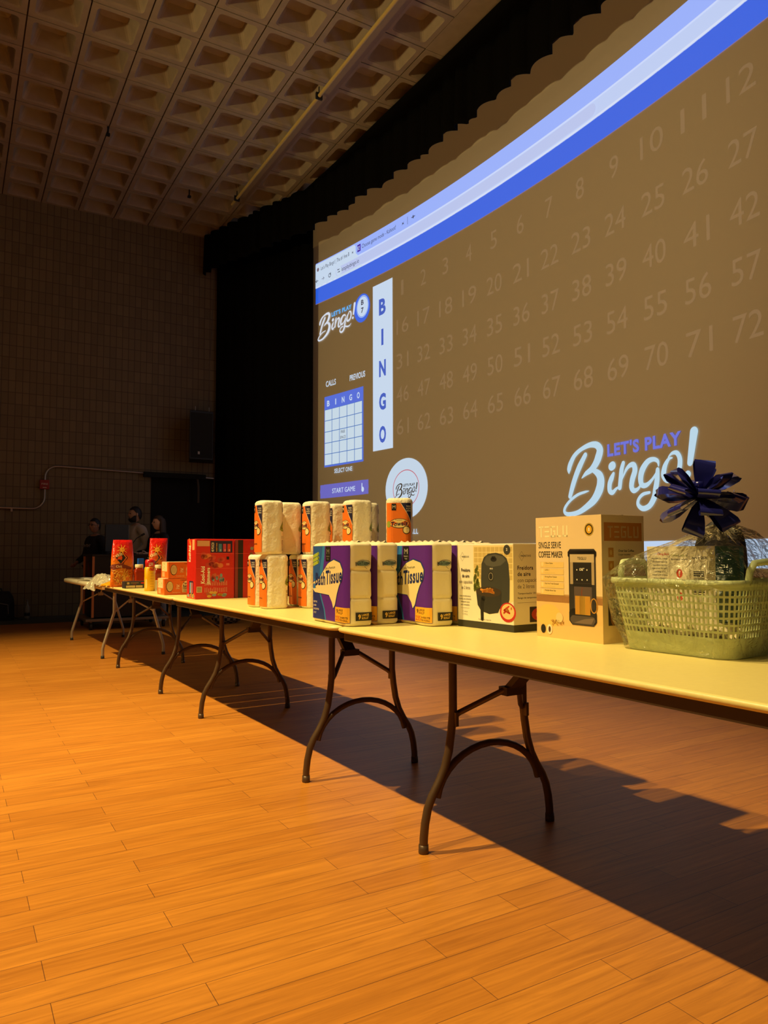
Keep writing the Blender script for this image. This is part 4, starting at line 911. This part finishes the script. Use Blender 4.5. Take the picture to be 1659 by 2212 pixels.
def chips(loc, rz, lb, lean, h=.44, hw=.098, tuck=0):
    t = thing('chips_bag', lb, 'chips bag', loc, rz, 'bags of corn chips'); q = MB(); rows = []
    def sec(z):
        k = z/h; th_ = .055*math.sin(PI*min(1, max(0, k*.93+.07)))**.55+.002
        if k > .97: th_ = .003
        wd = hw*(1-.06*math.sin(PI*k))*(1-tuck*max(0, k-.55)**1.3*1.6); return wd, th_
    for i in range(33):
        z = h*i/32; wd, th_ = sec(z); row = []
        for j in range(40):
            a = 2*PI*j/40; x = wd*math.copysign(abs(math.cos(a))**.8, math.cos(a)); y = th_*math.copysign(abs(math.sin(a))**.9, math.sin(a))
            nn = .004*noise.noise(Vector((x*30, y*20+5, z*22))); row.append((x+lean*z, y*(1+nn*20)-.0, z))
        rows.append(row)
    q.grid(rows, MCHIP, True, True).add(rows[0], [tuple(range(39, -1, -1))], MCHIP).add(rows[-1], [tuple(range(40))], MCHIP); q.build('bag', t)
    def fn(u, v, o):
        wd, th_ = sec(v); x = max(-wd*.999, min(wd*.999, u)); c = (abs(x)/wd)**(1/.8); y = -th_*(max(0, 1-c*c)**.5)**.9
        return Vector((u+lean*v, y-o-.004, v))
    p = Print(fn, .0002)
    cx, cz = -.030, .27
    for k in range(9):
        a = PI*k/8+.1; p.stroke([(cx+.015, .345), (cx+.015+.05*math.cos(a*2), .345+.05*math.sin(a*2))], [.012, .002], YEL, 3)
    p.ell(cx+.015, .345, .02, .02, YEL, 16)
    def dia(r, mm): p.poly([(cx-r*.78, cz), (cx, cz-r), (cx+r*.78, cz), (cx, cz+r)], mm)
    p.up(); dia(.082, BK); p.up(); dia(.072, ink(232, 120, 40)); p.up(); dia(.056, BK)
    p.up().text('ckin', cx-.04, cz+.005, .03, ink(226, 200, 140), .06, 2, 'l', .35).text('snack', cx-.035, cz-.022, .016, RED, .05, 2, 'l', .35)
    p.stroke([(-.085, .185), (-.03, .195), (.03, .18), (.06, .172)], [.05, .042, .03, .02], ink(120, 44, 20), 4).up().text('Chili', -.07, .18, .02, ink(232, 200, 150), .05, 1.5)
    for k in range(90):   # corn chips showing through the clear window
        u, v = -.09+.15*random.random(), .02+.14*random.random(); a = random.uniform(0, PI)
        p.stroke([(u, v), (u+.02*math.cos(a), v+.02*math.sin(a))], [.008, .006], random.choice([ink(222, 160, 40), ink(196, 130, 24), ink(236, 190, 80), ink(160, 90, 20)]), 1)
        if k % 6 == 0: p.up()
    p.build('print', t); return t
chips(W(1.522, 7.12, TZ), ROT+.05, 'red and orange chips bag standing at the left end of the brown table', .0, .435, .108, .35)
chips(W(1.795, 6.98, TZ), ROT-.1, 'red and orange chips bag standing farther back, behind the spray can', .05, .450, .086, .12)
t = thing('snack_bag', 'small glossy yellow snack bag lying flat at the table corner', 'snack bag', W(1.50, 7.33, TZ+.003), ROT+.3)
q = MB(); rows = []
for i in range(14):
    a = i/13; rows.append([(-.12+.24*a, -.07+.14*j/13, .004+.040*abs(math.sin(PI*a)*math.sin(PI*j/13))**.6+.012*noise.noise(Vector((i*.7, j*.7, 0)))) for j in range(14)])
q.grid(rows, mat('snack_yellow', srgb(232, 158, 30), .25, bump=.5, bscale=25), True); q.build('bag', t, solid=.002)
# produce bag
q = MB(); rows = []
for i in range(12):
    r = .055*math.sin(PI*(i+.6)/12.6)**.6*(1 if i < 9 else .8); rows.append([(r*(1+.2*noise.noise(Vector((j*.9, i*.7, 0))))*math.cos(2*PI*j/24), r*math.sin(2*PI*j/24)*(1+.2*noise.noise(Vector((j*.9, i*.7, 5)))), .13*i/11) for j in range(24)])
t = thing('clear_food_bag', 'clear crinkled bag of orange food behind the flat dark box', 'bag', W(1.705, 6.83, TZ), 0)
q.grid(rows, MFILM, True, True); q.build('film', t)
q = MB()
for k in range(26):
    a, r, z = random.uniform(0, 2*PI), .036*random.random()**.5, .012+.06*random.random(); q.tube([(r*math.cos(a)-.008, r*math.sin(a), z), (r*math.cos(a)+.008, r*math.sin(a)+.005, z+.006)], .006, random.choice([ink(214, 120, 40), ink(226, 160, 70)]), 6)
q.build('contents', t)
# crinkled film hanging over the far table
mcrk = mat('crinkled_film', (.92, .84, .62), .10, metal=.35, spec=1, trans=.2, bump=1.0, bscale=45)
q = MB(); rows = []
for i in range(34):
    a = i/33; row = []
    for j in range(22):
        b_ = j/21; x = -.17+.36*b_; y = -.42+.84*a; z = .02+.075*math.sin(PI*min(1, b_*1.2+.1))*math.sin(PI*(.15+.85*(1-a)))
        if x < -.06: z -= (-.06-x)*.9*(1 if a > .25 else .3)
        z += .035*abs(noise.noise(Vector((i*.62, j*.62, 0)))); x += .022*noise.noise(Vector((i*.6, j*.6, 3))); y += .03*noise.noise(Vector((i*.5, j*.5, 7)))
        row.append((x, y, z))
    rows.append(row)
tag(q.grid(rows, mcrk, False).build('plastic_film', loc=W(1.545, 7.86, TZ), rz=ROT, solid=.001), 'crinkled clear plastic film spilling over the near edge of the cream table', 'plastic film')
# papers on the far table
for i, (s, tt, rz, lb) in enumerate(((1.60, 9.78, .3, 'white paper sheet near the far corner of the cream table'), (1.66, 9.25, -.2, 'white paper sheet in the middle of the cream table'), (1.58, 8.95, .5, 'white paper sheet nearest the crinkled film'))):
    q = MB(); q.grid([[(x, y, .003+.008*(abs(x)/.1)**2+(0.004 if i == 1 else 0)) for x in (-.108, -.05, .0, .05, .108)] for y in (-.14, 0, .14)], mat('paper_white', (.85, .78, .62), .7), True)
    tag(q.build('paper_sheet', loc=W(s, tt, TZ), rz=ROT+rz, solid=.001), lb, 'paper', 'sheets of paper')
# ================================================================== LECTERN AND FAR CORNER
lec = thing('lectern', 'black rolling lectern with orange wood edges in front of the block wall', 'lectern', (1.72, 11.0, 0), .0)
mlb = mat('lectern_black', (.010, .009, .009), .4); mwd = mat('edge_wood', (.55, .20, .07), .4)
MB().box((.48, .40, .60), (.94, .78, .86), mlb).build('cabinet', lec, bevel=.004)
MB().box((.48, .40, 1.04), (1.0, .84, .03), mlb).build('top', lec, bevel=.004)
for x, y in ((.0, .0), (.0, .80)): MB().box((x, y, .60), (.030, .030, .86), mwd).build('wood_edge', lec)
p = Print(lambda u, v, o: Vector((.01-o, .80-u, v)), .002); rdk = ink(150, 60, 36)
p.up().stroke([(.33, .58), (.33, .93)], [.03, .03], rdk, 1).stroke([(.33, .93), (.50, .58)], [.03, .03], rdk, 1).stroke([(.50, .58), (.50, .93)], [.03, .03], rdk, 1).build('emblem', lec)
mst = mat('base_steel', (.30, .24, .18), .35, .6)
MB().box((.48, .40, .135), (1.15, .92, .035), mst).build('base_frame', lec, bevel=.004)
for x in (-.02, .98):
    for y in (0, .8):
        MB().tube([(x-.015, y, .05), (x+.015, y, .05)], .05, mfoot, 18).box((x, y, .095), (.03, .03, .05), mst).build('caster', lec)
t = thing('monitor', 'black flat monitor standing on the rolling lectern', 'monitor', (2.12, 11.5, 1.056), .25)
MB().box((0, 0, .24), (.36, .03, .40), mlb).build('display', t, bevel=.004)
MB().box((.178, -.004, .24), (.008, .03, .40), mat('bezel_grey', (.20, .19, .17), .4)).build('bezel_edge', t)
MB().box((0, .03, .055), (.05, .03, .10), mlb).lathe([(.10, 0), (.10, .01), (.04, .015)], mlb, (0, .03, 0), 20).build('stand', t)
t = thing('gooseneck_microphone', 'thin gooseneck microphone rising from the lectern', 'microphone', (2.30, 11.15, 1.055))
MB().tube([(0, 0, 0), (-.03, 0, .08), (-.02, 0, .16), (.03, 0, .23), (.11, 0, .28)], .006, mlb, 8).build('neck', t)
MB().tube([(.10, 0, .275), (.145, 0, .30)], [.016, .014], mlb, 12).build('head', t)
MB().lathe([(.04, 0), (.04, .012), (.01, .02)], mlb, (0, 0, 0), 16).build('base', t)
# people ------------------------------------------------------------
def skin(pts, edges, radii, levels=2):
    me = bpy.data.meshes.new('s'); me.from_pydata(pts, edges, []); o = bpy.data.objects.new('s', me); C.objects.link(o)
    o.modifiers.new('Skin', 'SKIN')
    if not me.skin_vertices: me.attributes
    sv = me.skin_vertices[0].data
    for i, r in enumerate(radii): sv[i].radius = r if isinstance(r, tuple) else (r, r)
    sv[0].use_root = True
    md = o.modifiers.new('Sub', 'SUBSURF'); md.levels = md.render_levels = levels
    bpy.context.view_layer.update(); e = bpy.data.meshes.new_from_object(o.evaluated_get(bpy.context.evaluated_depsgraph_get()))
    V = [tuple(v.co) for v in e.vertices]; F = [tuple(p.vertices) for p in e.polygons]
    bpy.data.objects.remove(o); bpy.data.meshes.remove(me); bpy.data.meshes.remove(e); return V, F
def head_geo(c, k, yaw_):
    V = []; F = []; nu, nv = 28, 22; R = Matrix.Rotation(yaw_, 3, 'Z')
    for i in range(nv+1):
        ph = PI*i/nv; z = math.cos(ph); r = math.sin(ph)
        for j in range(nu):
            a = 2*PI*j/nu; x, y = r*math.sin(a), -r*math.cos(a)      # a = 0 faces -y
            X = x*.074; Y = y*.096; Z = z*.118
            if z < -.1: X *= 1-.28*(-z-.1); Y = Y*(1-.10*(-z)) - (.010*(-z) if y < 0 else -.01)
            fr = max(0, -y)**3
            Y -= .026*math.exp(-((x/.16)**2+((z+.10)/.13)**2))*(y < 0)      # nose
            Y += .010*math.exp(-(((abs(x)-.36)/.18)**2+((z-.06)/.10)**2))*(y < 0)   # eye sockets
            Y -= .008*math.exp(-((x/.3)**2+((z+.42)/.07)**2))*(y < 0)      # lips
            Y -= .010*math.exp(-((x/.3)**2+((z+.78)/.16)**2))*(y < 0)      # chin
            V.append(tuple(R @ Vector((X*k, Y*k, Z*k))+Vector(c)))
    for i in range(nv):
        for j in range(nu): j2 = (j+1) % nu; F.append((i*nu+j, (i+1)*nu+j, (i+1)*nu+j2, i*nu+j2))
    return V, F
def person(label, loc, rz, h, J, top, legs, hair, longhair, beard, skin_col, headyaw=0, glasses=False):
    t = thing('person', label, 'person', loc, rz, 'people at the lectern'); k = h/1.75
    ms = mat('skin_'+hair, skin_col, .55)
    P0 = [(0, 0, .93), (0, 0, 1.10), (0, -.01, 1.30), (0, 0, 1.45), (0, -.01, 1.52)]
    arms = []
    for sx in (-1, 1):
        e, wv = J['l' if sx < 0 else 'r']; arms.append([(sx*.17, 0, 1.41), e, wv, tuple(Vector(wv)+(Vector(wv)-Vector(e)).normalized()*.09)])
    lg = [[(sx*.09, 0, .88), (sx*.10, -.02, .50), (sx*.10, .02, .09), (sx*.105, -.12, .04)] for sx in (-1, 1)]
    pts = list(P0); ed = [(0, 1), (1, 2), (2, 3), (3, 4)]; rad = [.13, .115, .13, .062, .052]
    for a in arms:
        b0 = len(pts); pts += a; ed += [(3, b0), (b0, b0+1), (b0+1, b0+2), (b0+2, b0+3)]; rad += [.052, .042, .029, .032]
    for a in lg:
        b0 = len(pts); pts += a; ed += [(0, b0), (b0, b0+1), (b0+1, b0+2), (b0+2, b0+3)]; rad += [.088, .058, .042, .035]
    sc_ = lambda L: [tuple(Vector(p)*k) for p in L]
    V, F = skin(sc_(pts), ed, [r*k*.92 for r in rad]); q = MB().add(V, F, ms, True)
    hc = Vector((0, -.03, 1.64))*k; HV, HF = head_geo(hc, k*1.0, headyaw); q.add(HV, HF, ms, True)
    for sx in (-1, 1):   # ears, eyes
        R = Matrix.Rotation(headyaw, 3, 'Z'); ec = R @ Vector((sx*.074, .008, -.005))*k+hc
        q.tube([ec+Vector((0, 0, -.025*k)), ec, ec+Vector((0, 0, .025*k))], [.010*k, .016*k, .012*k], ms, 8)
        ey = R @ Vector((sx*.029, -.083, .010))*k+hc; q.lathe([(.001, -.010*k), (.012*k, -.004*k), (.012*k, .004*k), (.001, .010*k)], mat('eye_dark', (.03, .02, .015), .3), ey, 8)
    mo = Matrix.Rotation(headyaw, 3, 'Z') @ Vector((0, -.098, -.050))*k+hc; q.box(mo, (.034*k, .010*k, .006*k), mat('lip', (.30, .09, .07), .5), rz=headyaw)
    for a in arms:    # five fingers and thumb on each hand
        wv, pl = Vector(a[2])*k, Vector(a[3])*k; d = (pl-wv).normalized(); sd = d.cross(Vector((0, 1, .3))).normalized(); nn = d.cross(sd)
        for f in range(4):
            o = sd*(f-1.5)*.018*k; L = (.060, .072, .068, .052)[f]*k; q.tube([pl+o-d*.02*k, pl+o+d*L*.5, pl+o+d*L*.9+nn*.02*k], [.0095*k, .009*k, .0075*k], ms, 8)
        q.tube([wv+d*.02*k-sd*.02*k, wv+d*.05*k-sd*.05*k, wv+d*.085*k-sd*.055*k], [.012*k, .011*k, .009*k], ms, 8)
    q.build('body', t)
    # clothes
    pts = [(0, 0, .90), (0, 0, 1.10), (0, -.01, 1.30), (0, 0, 1.44), (0, 0, 1.475)]; ed = [(0, 1), (1, 2), (2, 3), (3, 4)]; rad = [.165, .15, .165, .085, .07]
    for a in arms:
        b0 = len(pts); pts += a[:3]; ed += [(3, b0), (b0, b0+1), (b0+1, b0+2)]; rad += [.078, .064, .048]
    V, F = skin(sc_(pts), ed, [r*k for r in rad]); cl = MB().add(V, F, top[1], True).build(top[0], t)
    if top[2]:
        z = 1.30*k; q = MB()
        for i in range(4): q.box(((-.075+.045*i)*k, -.168*k, z), (.010*k, .004, .05*k), top[2]).box(((-.060+.045*i)*k, -.168*k, z+.015*k*(i % 2)), (.025*k, .004, .008*k), top[2])
        q.build('chest_lettering', cl)
    pts = [(0, 0, .95)]; ed = []; rad = [.135]
    for a in lg:
        b0 = len(pts); pts += a[:3]; ed += [(0, b0), (b0, b0+1), (b0+1, b0+2)]; rad += [.10, .078, .062]
    V, F = skin(sc_(pts), ed, [r*k for r in rad]); MB().add(V, F, legs, True).build('trousers', t)
    for sx in (-1, 1):
        q = MB(); q.grid([[((sx*.105+.048*math.cos(2*PI*j/20)*s_)*k, (-.055+.135*math.sin(2*PI*j/20)*s_)*k, z*k) for j in range(20)] for s_, z in ((1, 0), (1.03, .015), (1, .04), (.8, .07), (.5, .085), (.1, .09))], mat('shoe_grey', (.32, .28, .20), .6), True, True); q.build('shoe', t)
    # hair cap
    mh = mat('hair_'+hair, {'black': (.008, .006, .005), 'brown': (.05, .028, .014), 'dark': (.014, .009, .006)}[hair], .6)
    q = MB(); R = Matrix.Rotation(headyaw, 3, 'Z'); rows = []
    for i in range(13):
        row = []
        for j in range(32):
            a = 2*PI*j/32; cf = math.cos(a); lim = PI*(.33 if cf > .55 else (.33+.17*(.55-cf)/.55 if cf > 0 else .50+.22*min(1, -cf*1.6))); ph = lim*i/12; z = math.cos(ph); r = math.sin(ph)*(1 if ph < PI/2 else 1.0)
            row.append(tuple(R @ Vector((r*math.sin(a)*.083, -r*math.cos(a)*.105+.006, z*.127+.004))*k+hc))
        rows.append(row)
    q.grid(rows, mh, True, True)
    if longhair:
        for j in range(15):
            a = PI+(-1.45+2.9*j/14); x, y = math.sin(a)*.072, -math.cos(a)*.088
            q.tube([tuple(R @ Vector((x*f, y*f+.01, z))*k+hc) for f, z in ((.9, .07), (1.08, 0), (1.10, -.08), (1.15, -.17), (1.12, -.26), (1.0, -.33))], [.020*k, .026*k, .026*k, .026*k, .022*k, .008*k], mh, 8)
    q.build('hair', t)
    if beard:
        q = MB(); rows = []
        for f in range(7):
            row = []
            for j in range(19):
                a = -1.55+3.1*j/18; top = -.080+.075*min(1, abs(a)/1.4)**2; zz = top+(-.124-top)*f/6; s_ = (1.05-.30*max(0, (-zz-.085)/.037)**1.5)
                row.append(tuple(R @ Vector((.064*math.sin(a)*s_, -.094*math.cos(a)*s_+.002, zz))*k+hc))
            rows.append(row)
        q.grid(rows, mh, True); q.build('beard', t, solid=.008)
    if glasses:
        q = MB()
        for sx in (-1, 1):
            c0 = R @ Vector((sx*.030, -.093, .010))*k+hc
            q.tube([c0+R @ Vector((.021*math.cos(a), 0, .016*math.sin(a)))*k for a in [2*PI*i/16 for i in range(17)]], .003, mlb, 6)
            q.tube([c0+R @ Vector((sx*.024, 0, 0))*k, hc+R @ Vector((sx*.078, 0, .005))*k], .0025, mlb, 6)
        q.build('glasses', t)
    return t
mjk = mat('jacket_black', (.012, .010, .012), .8); mho = mat('hoodie_grey', (.66, .55, .42), .9); mjn = mat('jeans_grey', (.30, .27, .25), .9); mtr = mat('trousers_dark', (.02, .018, .018), .9)
person('person with glasses in dark jacket standing behind the lectern at the left, smiling', (1.93, 12.15, 0), math.radians(-62), 1.60,
       {'l': ((-.29, .02, 1.13), (-.22, -.20, 1.02)), 'r': ((.27, .03, 1.14), (.24, -.05, .90))}, ('jacket', mjk, mat('print_grey', (.3, .27, .24), .7)), mtr, 'black', False, False, (.34, .17, .10), math.radians(5), True)
person('bearded person in grey lettered hoodie standing behind the lectern, looking left', (2.61, 12.50, 0), math.radians(-72), 1.82,
       {'l': ((-.28, .02, 1.14), (-.16, -.20, 1.12)), 'r': ((.27, .03, 1.14), (.20, -.16, .99))}, ('hoodie', mho, mat('print_dark', (.08, .06, .05), .7)), mtr, 'dark', False, True, (.62, .36, .22), math.radians(-10))
wo = person('person with long brown hair in black jacket and lanyard leaning at the lectern', (2.88, 12.05, 0), math.radians(-70), 1.66,
       {'l': ((-.25, -.10, 1.14), (-.13, -.34, 1.12)), 'r': ((.25, -.08, 1.14), (.14, -.32, 1.12))}, ('jacket', mjk, None), mjn, 'brown', True, False, (.85, .52, .35), math.radians(-12))
MB().tube([(-.06, -.08, 1.36), (-.03, -.165, 1.22), (0, -.175, 1.12), (.03, -.165, 1.22), (.06, -.08, 1.36)], .006, mat('lanyard_grey', (.35, .33, .28), .6), 6).build('lanyard', wo)
# backpack and bottle by the wall
t = thing('backpack', 'black backpack leaning against the block wall at the far left', 'backpack', (.66, 13.45, 0), 0)
q = MB(); rows = []
for i in range(14):
    z = .46*i/13; f = (1-(max(0, (i-6)/7.4))**2.5)**.5; pe = Peri(.24*(.45+.55*f), .15*f+.01, .009+.07*f, 5); rows.append([(lambda c: (c[0], c[1], z))(pe.at(pe.L*j/48)) for j in range(48)])
mbp = mat('backpack_black', (.012, .011, .010), .8)
q.grid(rows, mbp, True, True).add(rows[0], [tuple(range(47, -1, -1))], mbp).add(rows[-1], [tuple(range(48))], mbp); q.build('bag', t)
MB().tube([(-.06, 0, .44), (-.05, 0, .50), (.05, 0, .50), (.06, 0, .44)], .012, mbp, 8).build('carry_handle', t)
MB().tube([(-.15, -.155, .10), (-.14, -.165, .25), (0, -.165, .28), (.14, -.165, .25), (.15, -.155, .10)], .006, mst, 6).build('zip', t)
MB().tube([(.2, -.1, .05), (.32, -.14, .01), (.42, -.10, .008)], .010, mbp, 6).build('strap', t)
t = thing('glass_bottle', 'clear bottle standing on the floor by the wall, right of the backpack', 'bottle', (1.10, 13.5, 0))
mgl = mat('bottle_glass', (.55, .50, .40), .08, trans=.6, spec=.8)
MB().lathe([(.040, 0), (.043, .01), (.043, .17), (.03, .21), (.015, .24), (.014, .29)], mgl, n=20).build('bottle', t)
MB().lathe([(.0435, .05), (.0435, .10)], mlb, n=20).build('label', t)
MB().lathe([(.016, .29), (.016, .31), (.012, .312)], mgl, n=14).build('cap', t)
# checked cloth bundle on the floor beyond the tables
m, nt, b = new_mat('checked_cloth'); ck = nt.nodes.new('ShaderNodeTexChecker'); ck.inputs['Scale'].default_value = 22; ck.inputs[1].default_value = (.30, .24, .18, 1); ck.inputs[2].default_value = (.02, .018, .02, 1)
tcc = nt.nodes.new('ShaderNodeTexCoord'); nt.links.new(tcc.outputs['Object'], ck.inputs['Vector']); nt.links.new(ck.outputs[0], b.inputs['Base Color']); b.inputs['Roughness'].default_value = .9
q = MB(); rows = []
for i in range(12):
    f = math.sin(PI*(i+.8)/13)**.5; rows.append([(.24*f*math.cos(2*PI*j/30)*(1+.15*noise.noise(Vector((j*.6, i*.3, 0)))), .13*f*math.sin(2*PI*j/30)*(1+.15*noise.noise(Vector((j*.6, i*.3, 4)))), .17*i/11) for j in range(30)])
q.grid(rows, m, True, True).add(rows[0], [tuple(range(29, -1, -1))], m).add(rows[-1], [tuple(range(30))], m)
tag(q.build('cloth_bundle', loc=(3.66, 10.98, 0)), 'black and white checked cloth bundle on the floor beyond the tables', 'cloth')
bpy.context.view_layer.update()
